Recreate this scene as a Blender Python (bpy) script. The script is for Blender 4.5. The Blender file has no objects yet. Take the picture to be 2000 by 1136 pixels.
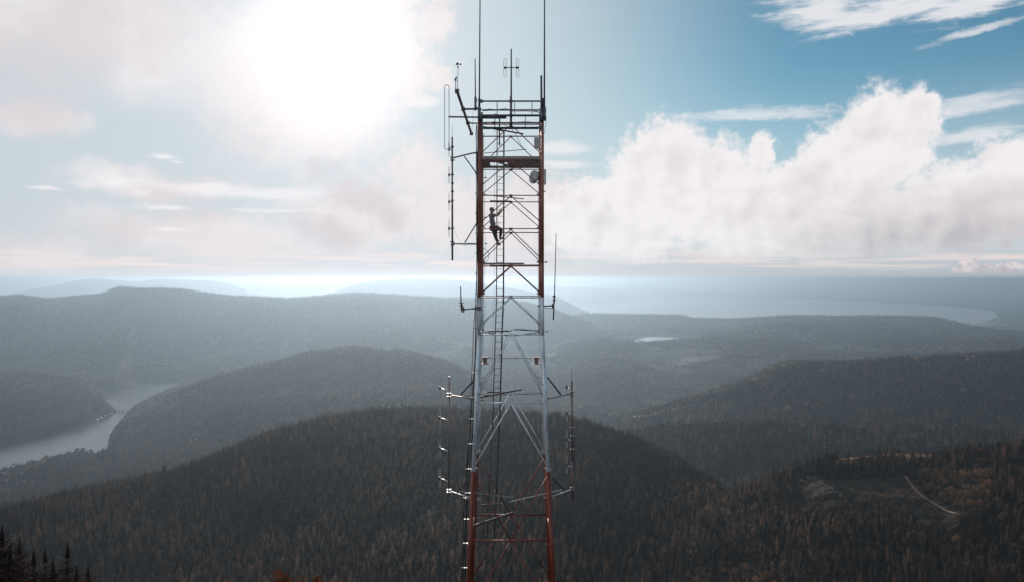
import bpy, bmesh, math, random
import numpy as np
from mathutils import Vector, Matrix

# ------------------------------------------------------------------ camera
F = 1450.0          # focal length in photo pixels (2000 wide)
Y0 = 544.0          # row of the level line in the photo
CZ = 800.0          # camera altitude above the sea, metres
S = bpy.context.scene
C = S.collection
cam_d = bpy.data.cameras.new("camera")
cam = bpy.data.objects.new("camera", cam_d)
C.objects.link(cam)
cam.location = (0, 0, CZ)
cam.rotation_euler = (math.pi / 2, 0, 0)
cam_d.sensor_width = 36
cam_d.lens = 36 * F / 2000
cam_d.shift_y = -(568 - Y0) / 2000
cam_d.clip_start = 0.5
cam_d.clip_end = 400000
S.camera = cam


def P(px, py, Y):
    """the point at depth Y that a mark in the photograph stands at"""
    return Vector(((px - 1000) / F * Y, Y, CZ - (py - Y0) / F * Y))


# ------------------------------------------------------------------ light
SUN_AZ = math.degrees(math.atan((770 - 1000) / F))
SUN_EL = 16.0
sd = bpy.data.lights.new("sun", "SUN")
sd.energy = 2.7
sd.angle = math.radians(0.55)
sd.color = (1.0, 0.92, 0.85)
so = bpy.data.objects.new("sun", sd)
C.objects.link(so)
sv = Vector((math.sin(math.radians(SUN_AZ)) * math.cos(math.radians(SUN_EL)),
             math.cos(math.radians(SUN_AZ)) * math.cos(math.radians(SUN_EL)), math.sin(math.radians(SUN_EL))))
so.rotation_euler = sv.to_track_quat('Z', 'Y').to_euler()
so.location = (0, 0, 900)

S.view_settings.view_transform = 'Standard'
S.view_settings.look = 'None'
S.view_settings.exposure = 0.0
S.view_settings.gamma = 1.0
S.view_settings.use_curve_mapping = False
S.cycles.volume_bounces = 0
S.cycles.max_bounces = 6
S.cycles.diffuse_bounces = 2
S.cycles.transparent_max_bounces = 8
S.cycles.sample_clamp_indirect = 4

W = bpy.data.worlds.new("World")
S.world = W
W.use_nodes = True
NT = W.node_tree
NT.nodes.clear()


class NB:
    """tiny node-expression builder"""
    def __init__(s, nt): s.nt = nt
    def node(s, t, **k):
        n = s.nt.nodes.new(t)
        for a, b in k.items(): setattr(n, a, b)
        return n
    def put(s, inp, v):
        if isinstance(v, bpy.types.NodeSocket): s.nt.links.new(v, inp)
        elif v is not None: inp.default_value = v
    def m(s, op, a, b=None, c=None, clamp=False):
        n = s.node('ShaderNodeMath', operation=op, use_clamp=clamp)
        for i, v in enumerate((a, b, c)):
            if v is not None: s.put(n.inputs[i], v)
        return n.outputs[0]
    def v(s, op, a, b=None, c=None):
        n = s.node('ShaderNodeVectorMath', operation=op)
        for i, x in enumerate((a, b, c)):
            if x is not None:
                if op == 'SCALE' and i == 1: s.put(n.inputs[3], x)
                else: s.put(n.inputs[i], x)
        return n.outputs[1] if op in ('LENGTH', 'DISTANCE', 'DOT_PRODUCT') else n.outputs[0]
    def rng(s, x, a, b, c=0.0, d=1.0, kind='SMOOTHSTEP'):
        n = s.node('ShaderNodeMapRange', interpolation_type=kind)
        s.put(n.inputs[0], x)
        for i, q in enumerate((a, b, c, d)): s.put(n.inputs[i + 1], q)
        return n.outputs[0]
    def mix(s, f, a, b, mode='MIX'):
        n = s.node('ShaderNodeMix', data_type='RGBA', blend_type=mode)
        s.put(n.inputs[0], f)
        for i, q in ((6, a), (7, b)):
            if isinstance(q, tuple) and len(q) == 3: q = q + (1,)
            s.put(n.inputs[i], q)
        return n.outputs[2]
    def noise(s, vec, scale, detail=4, rough=0.55, dist=0.0, color=False):
        n = s.node('ShaderNodeTexNoise')
        s.put(n.inputs['Vector'], vec)
        n.inputs['Scale'].default_value = scale
        n.inputs['Detail'].default_value = detail
        n.inputs['Roughness'].default_value = rough
        n.inputs['Distortion'].default_value = dist
        return n.outputs['Color' if color else 'Fac']
    def comb(s, x, y, z=0.0):
        n = s.node('ShaderNodeCombineXYZ')
        for i, q in enumerate((x, y, z)): s.put(n.inputs[i], q)
        return n.outputs[0]
    def sep(s, vec):
        n = s.node('ShaderNodeSeparateXYZ')
        s.put(n.inputs[0], vec)
        return n.outputs


def sky_angles(px, py):
    u = (px - 1000) / F
    v = (Y0 - py) / F
    return math.degrees(math.atan(u)), math.degrees(math.atan(v / math.hypot(1, u)))


B = NB(NT)
SKY_STRENGTH = 0.1
tc = B.node('ShaderNodeTexCoord').outputs['Generated']
dirn = B.v('NORMALIZE', tc)
dx, dy, dz = B.sep(dirn)
az = B.m('MULTIPLY', B.m('ARCTAN2', dx, dy), 57.2958)
el = B.m('MULTIPLY', B.m('ARCSINE', dz), 57.2958)
A2 = B.comb(az, el)
wn = B.noise(A2, 0.22, 5, 0.6, 0, True)
A2w = B.v('ADD', A2, B.v('MULTIPLY', B.v('SUBTRACT', wn, (0.5, 0.5, 0.5)), (4.2, 3.4, 0)))
wn2 = B.noise(A2, 1.3, 6, 0.6, 0, True)
A2w = B.v('ADD', A2w, B.v('MULTIPLY', B.v('SUBTRACT', wn2, (0.5, 0.5, 0.5)), (1.3, 1.1, 0)))


def blob(vec, px, py, rx, ry, tilt=0.0):
    a, e = sky_angles(px, py)
    ra = sky_angles(px + rx, py)[0] - a
    re = e - sky_angles(px, py + ry)[1]
    d = B.v('SUBTRACT', vec, (a, e, 0))
    if tilt:
        n = B.node('ShaderNodeVectorRotate', rotation_type='Z_AXIS')
        B.put(n.inputs['Vector'], d)
        n.inputs['Angle'].default_value = math.radians(tilt)
        d = n.outputs[0]
    d = B.v('MULTIPLY', d, (1 / ra, 1 / re, 0))
    return B.m('SUBTRACT', 1.0, B.v('LENGTH', d))


def union(vec, rows, k=0.15):
    out = None
    for r in rows:
        b = blob(vec, *r)
        out = b if out is None else B.m('SMOOTH_MAX', out, b, k)
    return out


cum = union(A2w, [
    (1290, 345, 120, 125), (1385, 380, 150, 120), (1190, 430, 160, 105), (1500, 410, 190, 120),
    (1640, 340, 135, 115), (1725, 270, 120, 120), (1790, 215, 75, 65), (1680, 440, 240, 110),
    (1870, 410, 190, 110), (1965, 350, 120, 90), (1485, 300, 34, 60), (1565, 340, 70, 60)])
sunc = union(A2w, [
    (700, 60, 190, 230), (600, 210, 230, 190), (815, 330, 80, 85), (700, 420, 220, 90), (480, 470, 220, 60),
    (880, 420, 130, 90), (790, 120, 90, 110), (850, 30, 45, 60), (862, 150, 36, 34), (1040, 400, 130, 90), (1000, 440, 160, 70)])
fine = B.noise(A2, 1.1, 9, 0.62, 0.3)
fine_s = B.noise(B.v('ADD', A2, (-0.35, 0.30, 0)), 1.1, 9, 0.62, 0.3)
big = B.noise(A2, 0.16, 5, 0.55)
cum_f = B.m('ADD', cum, B.m('MULTIPLY', B.m('SUBTRACT', fine, 0.5), 0.66))
cum_d = B.rng(cum_f, -0.02, 0.32)
# the underside of the cumulus dissolves into haze
under = B.rng(B.m('ADD', el, B.m('MULTIPLY', B.m('SUBTRACT', big, 0.5), 3.5)), 0.2, 2.6)
cum_d = B.m('MULTIPLY', cum_d, under)
sun_d = B.rng(B.m('ADD', sunc, B.m('MULTIPLY', B.m('SUBTRACT', fine, 0.5), 1.1)), -0.05, B.rng(az, -18.0, -6.0, 0.9, 0.60))
sun_d = B.m('MULTIPLY', sun_d, B.rng(B.m('ADD', el, B.m('MULTIPLY', B.m('SUBTRACT', big, 0.5), 3.0)), -0.4, 2.0))

# soft veil, upper left, and streaks of cirrus
strk_v = B.v('MULTIPLY', A2, (0.22, 1.5, 1))
strk_v = B.v('ADD', strk_v, B.v('MULTIPLY', B.v('SUBTRACT', wn, (0.5, 0.5, 0.5)), (0.8, 1.6, 0)))
strk = B.noise(strk_v, 0.9, 8, 0.6)
strk2_v = B.v('MULTIPLY', A2, (0.10, 1.9, 1))
strk2 = B.noise(strk2_v, 0.9, 8, 0.62, 0.6)
veil = union(A2w, [(150, 40, 620, 190), (60, 230, 130, 50), (500, 120, 260, 200), (20, 500, 200, 60), (380, 450, 300, 55), (300, 360, 200, 40)])
veil_d = B.rng(B.m('ADD', veil, B.m('MULTIPLY', B.m('SUBTRACT', big, 0.5), 1.2)), -0.1, 0.75)
cir = union(B.v('ADD', A2, B.v('MULTIPLY', B.v('SUBTRACT', wn2, (0.5, 0.5, 0.5)), (0.9, 0.55, 0))), [
    (1600, 20, 130, 50, 6), (1750, 18, 230, 42, -4), (1900, 8, 220, 34, -6)])
cir_d = B.m('MULTIPLY', B.rng(B.m('ADD', cir, B.m('MULTIPLY', B.m('SUBTRACT', strk, 0.5), 2.2)), 0.0, 0.75), 0.85)
thin = union(B.v('ADD', A2, B.v('MULTIPLY', B.v('SUBTRACT', wn2, (0.5, 0.5, 0.5)), (0.9, 0.5, 0))), [
    (1900, 62, 120, 9, -9), (1900, 205, 180, 28, -6), (1470, 225, 190, 17, 2), (1880, 268, 120, 17, -8),
    (1100, 290, 80, 16), (1090, 320, 80, 12), (215, 357, 90, 17), (400, 368, 130, 17), (320, 405, 62, 6),
    (335, 449, 62, 6), (318, 307, 30, 7), (345, 317, 22, 4), (90, 368, 40, 5), (820, 200, 50, 16),
    (560, 380, 170, 22), (270, 375, 45, 8), (560, 412, 120, 5)])
thin_d = B.m('MULTIPLY', B.rng(B.m('ADD', thin, B.m('MULTIPLY', B.m('SUBTRACT', strk, 0.5), 2.2)), -0.15, 0.9), 0.62)
# layered stratus low over the horizon
band = B.m('MULTIPLY', B.rng(el, 0.2, 1.2), B.rng(el, 2.6, 1.2))
strat_d = B.m('MULTIPLY', band, B.rng(strk2, 0.44, 0.60))
# little cumulus far right, low
sml = union(B.v('ADD', A2, B.v('MULTIPLY', B.v('SUBTRACT', B.noise(A2, 3.0, 4, 0.6, 0, True), (0.5, 0.5, 0.5)), (0.8, 0.6, 0))), [
    (1895, 518, 26, 15), (1880, 526, 26, 9), (1930, 524, 40, 9), (1970, 523, 36, 11)])
sml_d = B.rng(sml, 0.0, 0.25)

# ---- glow of the veiled sun
sa, se = sky_angles(650, 90)
dsun = B.v('LENGTH', B.v('MULTIPLY', B.v('SUBTRACT', A2, (sa, se, 0)), (1, 0.95, 0)))
glow1 = B.m('EXPONENT', B.m('MULTIPLY', B.m('POWER', B.m('DIVIDE', dsun, 4.9), 2.0), -1.0))
glow2 = B.m('EXPONENT', B.m('DIVIDE', dsun, -11.0))

sky = B.node('ShaderNodeTexSky', sky_type='NISHITA')
sky.sun_disc = False
sky.sun_elevation = math.radians(SUN_EL)
sky.sun_rotation = math.radians(SUN_AZ)
sky.altitude = 800
sky.air_density = 1.0
sky.dust_density = 0.6
sky.ozone_density = 1.6


def L(r, g, b):
    """a display colour (0-255) as the radiance the sky has there, divided by the background strength"""
    f = lambda c: ((c / 255 + 0.055) / 1.055) ** 2.4 if c > 10 else c / 255 / 12.92
    return tuple(f(c) / SKY_STRENGTH for c in (r, g, b))


base = B.mix(1.0, sky.outputs[0], (0.46, 0.74, 0.76), 'MULTIPLY')
# pale haze low down and around the sun
hz = B.rng(el, 17.0, 0.0, 0.0, 1.0, 'SMOOTHERSTEP')
hz = B.m('MULTIPLY', hz, 0.92)
base = B.mix(hz, base, L(205, 214, 221))
side = B.rng(az, 22.0, -5.0)
base = B.mix(B.m('MULTIPLY', side, 0.90), base, L(200, 209, 216))
base = B.mix(B.rng(el, 3.2, 0.0, 0.0, 0.85), base, B.mix(B.rng(az, -5.0, 28.0), L(218, 217, 220), L(186, 193, 200)))

soft = B.noise(A2, 0.42, 5, 0.5, 0.2)
soft_s = B.noise(B.v('ADD', A2, (-0.7, 0.6, 0)), 0.42, 5, 0.5, 0.2)
edge = B.rng(cum, 0.45, 0.0)
shade = B.m('ADD', B.m('MULTIPLY', B.m('SUBTRACT', fine_s, fine), B.m('MULTIPLY', edge, 0.45)), B.m('MULTIPLY', B.m('SUBTRACT', soft_s, soft), 1.1))
sh = B.m('ADD', B.m('MULTIPLY', shade, 0.9), 0.0)
deep = B.m('MULTIPLY', B.rng(cum, 0.15, 0.9), B.rng(big, 0.38, 0.68))
low = B.rng(el, 7.5, 2.2)
right = B.rng(az, 14.0, 30.0)
gray = B.m('ADD', B.m('MULTIPLY', deep, 0.32), B.m('MULTIPLY', B.m('MULTIPLY', low, right), 0.75))
gray = B.m('ADD', gray, sh, clamp=True)
ccol = B.mix(gray, L(243, 239, 240), L(196, 192, 197))
gsh = union(A2w, [(720, 400, 110, 46, 28), (640, 450, 90, 40, 20), (640, 325, 60, 30)])
scol = B.mix(B.m('ADD', B.rng(gsh, -0.2, 0.7, 0.0, 0.8), B.m('MULTIPLY', shade, 0.8), clamp=True), L(228, 222, 223), L(207, 198, 202))
vcol = B.mix(B.rng(B.noise(A2, 0.12, 4, 0.5), 0.4, 0.62), L(220, 212, 214), L(236, 231, 233))

col = base
col = B.mix(B.m('MULTIPLY', veil_d, 0.85), col, vcol)
col = B.mix(thin_d, col, L(246, 242, 243))
col = B.mix(cir_d, col, L(240, 238, 240))
col = B.mix(B.m('MULTIPLY', strat_d, 0.8), col, L(243, 226, 223))
col = B.mix(sun_d, col, scol)
col = B.mix(cum_d, col, ccol)
col = B.mix(sml_d, col, B.mix(B.rng(fine, 0.4, 0.6), L(232, 222, 222), L(196, 190, 196)))
g = B.m('ADD', B.m('MULTIPLY', glow1, 0.55 / SKY_STRENGTH), B.m('MULTIPLY', glow2, 0.20 / SKY_STRENGTH))
g = B.m('MULTIPLY', g, B.rng(az, 8.0, -4.0, 0.45, 1.0))
gcol = B.v('SCALE', (1.0, 0.97, 0.96), g)
col = B.v('ADD', col, gcol)
# below the horizon: dark land far off (only ever seen by bounced light)
col = B.mix(B.rng(el, -1.0, -4.0), col, L(60, 66, 72))
bg = B.node('ShaderNodeBackground')
bg.inputs[1].default_value = SKY_STRENGTH
NT.links.new(col, bg.inputs[0])
wo = B.node('ShaderNodeOutputWorld')
NT.links.new(bg.outputs[0], wo.inputs[0])
W.cycles.sampling_method = 'MANUAL'
W.cycles.sample_map_resolution = 512
#@@END_SKY
# ------------------------------------------------------------------ helpers
rng = np.random.default_rng(7)
random.seed(7)


def link(o, parent=None):
    C.objects.link(o)
    if parent is not None: o.parent = parent
    return o


def tag(o, label=None, cat=None, group=None, kind=None):
    if label: o['label'] = label
    if cat: o['category'] = cat
    if group: o['group'] = group
    if kind: o['kind'] = kind
    return o


def np_mesh(name, verts, faces, smooth=False):
    """faces: array n x 3 or n x 4"""
    me = bpy.data.meshes.new(name)
    verts = np.asarray(verts, dtype=np.float32)
    faces = np.asarray(faces, dtype=np.int32)
    k = faces.shape[1]
    me.vertices.add(len(verts)); me.vertices.foreach_set('co', verts.ravel())
    me.loops.add(faces.size); me.loops.foreach_set('vertex_index', faces.ravel())
    me.polygons.add(len(faces))
    me.polygons.foreach_set('loop_start', np.arange(0, faces.size, k, dtype=np.int32))
    me.polygons.foreach_set('loop_total', np.full(len(faces), k, dtype=np.int32))
    if smooth: me.polygons.foreach_set('use_smooth', np.ones(len(faces), dtype=bool))
    me.update(calc_edges=True)
    return me


def material(name, build=None, **kw):
    m = bpy.data.materials.new(name)
    m.use_nodes = True
    nt = m.node_tree
    p = nt.nodes['Principled BSDF']
    for k, v in kw.items():
        k = k.replace('_', ' ').title() if k not in ('IOR',) else k
        p.inputs[k].default_value = v + (1,) if isinstance(v, tuple) and len(v) == 3 else v
    if build: build(NB(nt), p, nt)
    return m


# ------------------------------------------------------------------ terrain
def _hash(ix, iy, seed):
    h = (ix.astype(np.int64) * 374761393 + iy.astype(np.int64) * 668265263 + seed * 1442695041) & 0xffffffff
    h = ((h ^ (h >> 13)) * 1274126177) & 0xffffffff
    return ((h ^ (h >> 16)) & 0xffff) / 65535.0


def vnoise(x, y, seed=0):
    ix = np.floor(x); iy = np.floor(y)
    fx = x - ix; fy = y - iy
    fx = fx * fx * fx * (fx * (fx * 6 - 15) + 10); fy = fy * fy * fy * (fy * (fy * 6 - 15) + 10)
    a = _hash(ix, iy, seed); b = _hash(ix + 1, iy, seed); c = _hash(ix, iy + 1, seed); d = _hash(ix + 1, iy + 1, seed)
    return (a * (1 - fx) + b * fx) * (1 - fy) + (c * (1 - fx) + d * fx) * fy


def fbm(x, y, wl, octv=4, seed=0, gain=0.5):
    s = 0; a = 1; t = 0
    for i in range(octv):
        s = s + a * (vnoise(x / wl + 13.7 * i, y / wl - 7.3 * i, seed + i) * 2 - 1); t += a
        a *= gain; wl /= 2.03
    return s / t


def inpoly(x, y, poly):
    r = np.zeros(np.shape(x), bool)
    n = len(poly)
    for i in range(n):
        x1, y1 = poly[i]; x2, y2 = poly[(i + 1) % n]
        if y1 == y2: continue
        c = ((y1 > y) != (y2 > y)) & (x < (x2 - x1) * (y - y1) / (y2 - y1) + x1)
        r ^= c
    return r


def polydist(x, y, poly, closed=True):
    d = np.full(np.shape(x), 1e12)
    n = len(poly)
    for i in range(n if closed else n - 1):
        x1, y1 = poly[i]; x2, y2 = poly[(i + 1) % n]
        vx, vy = x2 - x1, y2 - y1
        t = np.clip(((x - x1) * vx + (y - y1) * vy) / (vx * vx + vy * vy + 1e-9), 0, 1)
        d = np.minimum(d, (x - x1 - t * vx) ** 2 + (y - y1 - t * vy) ** 2)
    return np.sqrt(d)


def plane_poly(pts, z):
    """photo outline of something lying at altitude z -> world outline"""
    out = []
    for px, py in pts:
        Y = (CZ - z) * F / (py - Y0)
        out.append(((px - 1000) / F * Y, Y))
    return out


LAKE_Z = 85.0
lake_poly = plane_poly([(-260, 985), (0, 918), (60, 903), (125, 886), (165, 882), (205, 886), (211, 868), (214, 850), (224, 832),
    (238, 818), (249, 803), (262, 790), (300, 772), (330, 757), (362, 747), (330, 744), (300, 748), (258, 755), (212, 765),
    (209, 780), (208, 790), (224, 797), (229, 803), (222, 809), (203, 814), (190, 822), (160, 834), (120, 845), (60, 858),
    (0, 872), (-260, 925)], LAKE_Z)
POND_Z = 150.0
pond_poly = plane_poly([(1222, 672), (1240, 663), (1262, 657), (1282, 654), (1302, 657), (1334, 658), (1332, 661), (1290, 664), (1262, 668)], POND_Z)
bay_poly = plane_poly([(1060, 640), (1180, 640), (1420, 640), (1700, 640), (1880, 638), (1925, 628), (1950, 618), (1940, 606), (1900, 601),
    (1830, 596), (1760, 592), (1640, 586), (1500, 581), (1380, 578.5), (1280, 577.5), (1180, 579), (1170, 581), (1120, 583), (1080, 585),
    (1000, 588), (900, 590), (860, 620), (900, 645)], 0)
far_land = plane_poly([(1170, 583), (1280, 577.5), (1380, 578.5), (1500, 581), (1640, 586), (1760, 592), (1830, 596), (1900, 601),
    (1940, 606), (1950, 618), (1925, 628), (1880, 638), (2700, 660), (2700, 556), (2000, 558), (1900, 562), (1800, 566), (1720, 569),
    (1640, 571.5), (1610, 574), (1530, 574), (1400, 572.5), (1300, 571.5), (1200, 571), (1090, 573), (1060, 575)], 0)
lummi_bay = plane_poly([(1545, 570.5), (1600, 569), (1645, 570), (1640, 573.5), (1580, 573)], 0)

# crest lines: photo column, photo row, depth; then front slope, back slope, roundness, noise size
RIDGES = [
    ('A', [(-300, 1120, 1300), (0, 1022, 1450), (150, 985, 1600), (300, 948, 1700), (430, 902, 1800), (500, 872, 1850), (560, 848, 1900), (640, 826, 1950),
           (740, 812, 2000), (860, 808, 2000), (1000, 811, 2000), (1100, 822, 1950), (1180, 847, 1900), (1260, 876, 1850), (1340, 920, 1750),
           (1405, 962, 1650), (1450, 1010, 1500), (1560, 1110, 1200)], .10, .42, 120, .35),
    ('B', [(1330, 1060, 1300), (1400, 1000, 1380), (1440, 975, 1420), (1500, 950, 1450), (1560, 926, 1480), (1620, 898, 1500), (1700, 888, 1520), (1790, 891, 1520),
           (1850, 899, 1500), (1900, 890, 1480), (2000, 880, 1450), (2400, 860, 1400)], .17, .42, 60, .25),
    ('C', [(1150, 905, 2000), (1200, 858, 2000), (1300, 840, 1980), (1400, 835, 1950), (1500, 832, 1930), (1600, 838, 1900), (1700, 843, 1900), (1800, 850, 1900),
           (1900, 853, 1900), (2000, 857, 1900), (2500, 870, 1900)], .22, .30, 70, .5),
    ('D', [(1120, 850, 3100), (1200, 820, 3150), (1300, 794, 3100), (1400, 764, 3050), (1470, 742, 3000), (1530, 718, 3000), (1640, 716, 3000), (1750, 704, 3000), (1850, 696, 3000),
           (1920, 692, 3000), (2000, 688, 3000), (2600, 670, 3000)], .24, .30, 110, 1.5),
    ('D2', [(1700, 705, 5600), (1880, 690, 5600), (1920, 686, 5600), (1960, 685, 5600), (2050, 682, 5600), (2500, 670, 5600)], .25, .25, 100, .6),
    ('E', [(1040, 640, 10500), (1100, 622, 10500), (1140, 613, 10500), (1240, 614, 10500), (1335, 615, 10500), (1350, 621, 10300), (1420, 623, 10300), (1480, 620, 10000),
           (1540, 617, 9800), (1650, 618, 9700), (1750, 617, 9700), (1830, 621, 9600), (1870, 631, 9500), (1960, 647, 9400), (2100, 660, 9300)], .12, .22, 150, .5),
    ('E2', [(1380, 648, 8000), (1450, 638, 8200), (1530, 631, 8400), (1600, 628, 8400), (1700, 632, 8400), (1800, 637, 8300), (1900, 642, 8200), (2000, 650, 8000),
            (2200, 660, 8000)], .09, .2, 200, .5),
    ('E3', [(1040, 690, 6800), (1120, 660, 7000), (1190, 640, 7400), (1230, 640, 7600), (1330, 652, 7600), (1400, 652, 7400), (1500, 660, 7000), (1600, 668, 6800),
            (1750, 668, 6600), (1900, 664, 6500), (2100, 660, 6500)], .06, .12, 200, .9),
    ('G', [(-400, 585, 8200), (-100, 576, 8200), (0, 581, 8200), (40, 578, 8200), (90, 586, 8200), (160, 580, 8200), (200, 577, 8200), (232, 563, 8200), (262, 567, 8200),
           (300, 573, 8200), (400, 578, 8200), (450, 582, 8000), (500, 582, 8000), (560, 584, 8000), (640, 578, 8000), (700, 573, 8000),
           (760, 576, 8000), (830, 580, 8000), (900, 583, 8000), (960, 585, 8100), (1020, 590, 8300), (1080, 604, 8600), (1120, 618, 8700),
           (1160, 632, 8800), (1210, 650, 8800), (1260, 672, 8800)], .17, .3, 260, 1.7),
    ('G2', [(380, 730, 5800), (460, 690, 6000), (540, 668, 6200), (620, 640, 6300), (700, 625, 6400), (760, 630, 6400), (850, 655, 6300), (940, 690, 6000),
            (1000, 720, 5800)], .2, .12, 300, 1.5),
    ('H', [(205, 900, 2850), (225, 860, 3050), (240, 835, 3250), (255, 812, 3600), (300, 786, 3700), (350, 764, 3750), (420, 738, 3750), (480, 722, 3750), (540, 708, 3750), (600, 692, 3750),
           (660, 680, 3750), (700, 677, 3750), (760, 685, 3750), (820, 692, 3750), (880, 711, 3750), (930, 738, 3750), (990, 775, 3750)], .20, .2, 130, 1.6),
    ('H2', [(250, 900, 2850), (330, 850, 3200), (400, 818, 3050), (480, 796, 3000), (560, 786, 3000), (640, 775, 2950), (720, 768, 2950), (820, 765, 2950), (920, 780, 2950)], .15, .15, 120, .8),
    ('J', [(-400, 725, 4600), (0, 731, 4500), (100, 736, 4500), (180, 751, 4400), (215, 778, 4100), (226, 796, 3850)], .10, .12, 100, .9),
    ('J2', [(-400, 790, 3700), (0, 800, 3600), (100, 806, 3650), (180, 812, 3750), (215, 815, 3800)], .13, .1, 80, .9),
    ('L', [(-300, 1010, 2300), (0, 990, 2350), (100, 965, 2400), (250, 930, 2450), (330, 902, 2500), (400, 886, 2500), (460, 879, 2500), (560, 880, 2500)], .14, .2, 60, .8),
    ('K1', [(-200, 560, 25000), (0, 578, 24500), (50, 567, 24000), (110, 557, 24000), (150, 547, 24000), (185, 543, 24000), (240, 548, 24000), (272, 550, 24000), (312, 544, 24000),
            (345, 546, 24000), (410, 547, 24000), (460, 556, 24000), (475, 562, 24000), (490, 576, 24000)], .30, .3, 500, .8),
    ('K2', [(385, 577, 36000), (410, 569, 36000), (470, 567, 36000), (500, 565.5, 36000), (520, 568, 36000), (550, 568.5, 36000), (562, 572, 36000)], .2, .2, 100, .3),
    ('K3', [(560, 589, 17000), (620, 578, 17000), (660, 567, 17000), (690, 556, 17000), (730, 548, 17000), (790, 544, 17000), (850, 544, 17000), (900, 547, 17000), (960, 556, 17000),
            (1010, 565, 17000), (1060, 574, 17000), (1090, 580, 17000)], .3, .3, 300, .5),
    ('K4', [(450, 567, 32000), (500, 562, 32000), (560, 560, 32000), (640, 552, 32000), (720, 547, 32000), (800, 546, 32000), (900, 549, 32000), (1000, 553, 32000), (1080, 559, 32000),
            (1200, 564, 32000)], .25, .25, 500, .6),
    ('K5', [(-300, 556, 50000), (0, 553, 50000), (120, 552, 50000), (170, 556, 50000)], .25, .25, 500, .4),
    ('K6', [(1060, 583, 30000), (1090, 574, 30000), (1150, 577, 30000), (1180, 581, 30000)], .2, .2, 100, .3),
    ('K7', [(960, 566, 44000), (1100, 562, 44000), (1160, 558.5, 44000), (1240, 559, 44000), (1310, 563, 44000), (1340, 566, 44000)], .2, .2, 150, .5),
    ('K8', [(1480, 566, 42000), (1600, 563, 42000), (1700, 562, 42000), (1800, 556, 42000), (1900, 556.5, 42000), (2000, 558, 42000), (2400, 556, 42000)], .1, .1, 300, .5),
]


def smax(a, b, k):
    h = np.clip(0.5 + 0.5 * (a - b) / k, 0, 1)
    return b * (1 - h) + a * h + k * h * (1 - h)


def height(x, y, detail=True):
    x = np.asarray(x, float); y = np.asarray(y, float)
    yy = np.maximum(y, 50.0)
    px = 1000 + F * x / yy
    n1 = fbm(x, y, 1500, 4, 3)
    n2 = fbm(x, y, 420, 4, 11)
    n3 = fbm(x, y, 110, 3, 23)
    # lowland
    z = 120 + 45 * n1 + 22 * n2
    z = np.where(y > 8500, z * np.clip((12000 - y) / 3500, 0, 1) + 12, z)
    inb = inpoly(x, y, bay_poly); db = polydist(x, y, bay_poly)
    fl = inpoly(x, y, far_land); df = polydist(x, y, far_land)
    lb = inpoly(x, y, lummi_bay)
    far = 12 + 55 * np.clip(df / 2500, 0, 1) * (0.55 + 0.45 * n1) + 14 * n2
    far = np.where(fl & ~lb, np.minimum(far, 3 + df * .05), -12)
    z = np.where(y > 11800, far, z)
    z = np.where((y > 9000) & (px > 1890) & ~inb, np.maximum(far, 10), z)
    # near mountain that the tower stands on
    r = np.sqrt(x * x + (y - 18) ** 2 + 1600)
    zm = 772 - 0.50 * (r - 40) + 4 * n3 * np.clip((r - 60) / 100, 0, 1)
    zm = np.maximum(zm, 200)
    zm = np.where(r > 1500, zm - (r - 1500) * 0.3, zm)
    z = smax(z, zm, 12.0)
    # ridges
    for name, pts, sf, sb, w, na in RIDGES:
        gx, gr, gy, p = RC[name]
        Yc = np.interp(px, gx, gy)
        row = np.interp(px, gx, gr)
        d = y - Yc
        # gullies and spurs, fading at the crest so that the outline keeps its line
        g = fbm(x, y, Yc * .22, 4, hash_name[name])
        g2 = n3
        away = np.clip(np.abs(d) / (0.12 * Yc), 0, 1)
        H = CZ - (row - Y0) / F * Yc
        s = np.where(d < 0, sf, sb)
        hz = H - s * (np.sqrt(d * d + w * w) - w)
        hz = hz + g * na * away * 0.018 * Yc + na * n2 * away * 5 + (2.0 + na) * g2 * .7
        out = np.maximum(p[0, 0] - px, px - p[-1, 0])
        hz = np.where(out > 0, hz - out / F * yy * 0.5, hz)
        z = np.where((y > 350) & (hz > z - 60), smax(z, hz, 10.0 + 0.0006 * Yc), z)
    if detail:
        z = z + 2.2 * n3
        z = z + np.where(y > 5400, 7.0 * fbm(x, y, 55, 2, 61), 0)
    # waters
    ld = np.maximum(polydist(x, y, lake_poly) - 28 * np.clip(fbm(x, y, 90, 3, 71), 0, 1) - 6, 0); li = inpoly(x, y, lake_poly)
    z = np.where(li, LAKE_Z - 4, np.where(y < 6500, np.maximum(np.minimum(z, LAKE_Z + 2 + (0.9 - 0.85 * np.clip(np.clip((px - 225) / 40, 0, 1) * np.clip((y - 3760) / 80, 0, 1) + np.clip((225 - px) / 40, 0, 1) * np.clip((3080 - y) / 80, 0, 1) * (y > 2050), 0, 1)) * np.minimum(ld, np.where(px > 225, 900, 420)) + 0.9 * np.maximum(ld - np.where(px > 225, 900, 420), 0)), np.where((ld < 400) & (y > 2300), LAKE_Z + 1.5, -99)), z))
    pd = polydist(x, y, pond_poly); pi_ = inpoly(x, y, pond_poly)
    near_p = pd < 700
    z = np.where(pi_, POND_Z - 4, np.where(near_p, np.clip(z, POND_Z + 1.0, POND_Z + 2 + 0.08 * pd), z))
    z = np.where(inb & (y > 10800) & (y < 14500), np.minimum(z, -12 + 0 * z), z)
    return z


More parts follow.
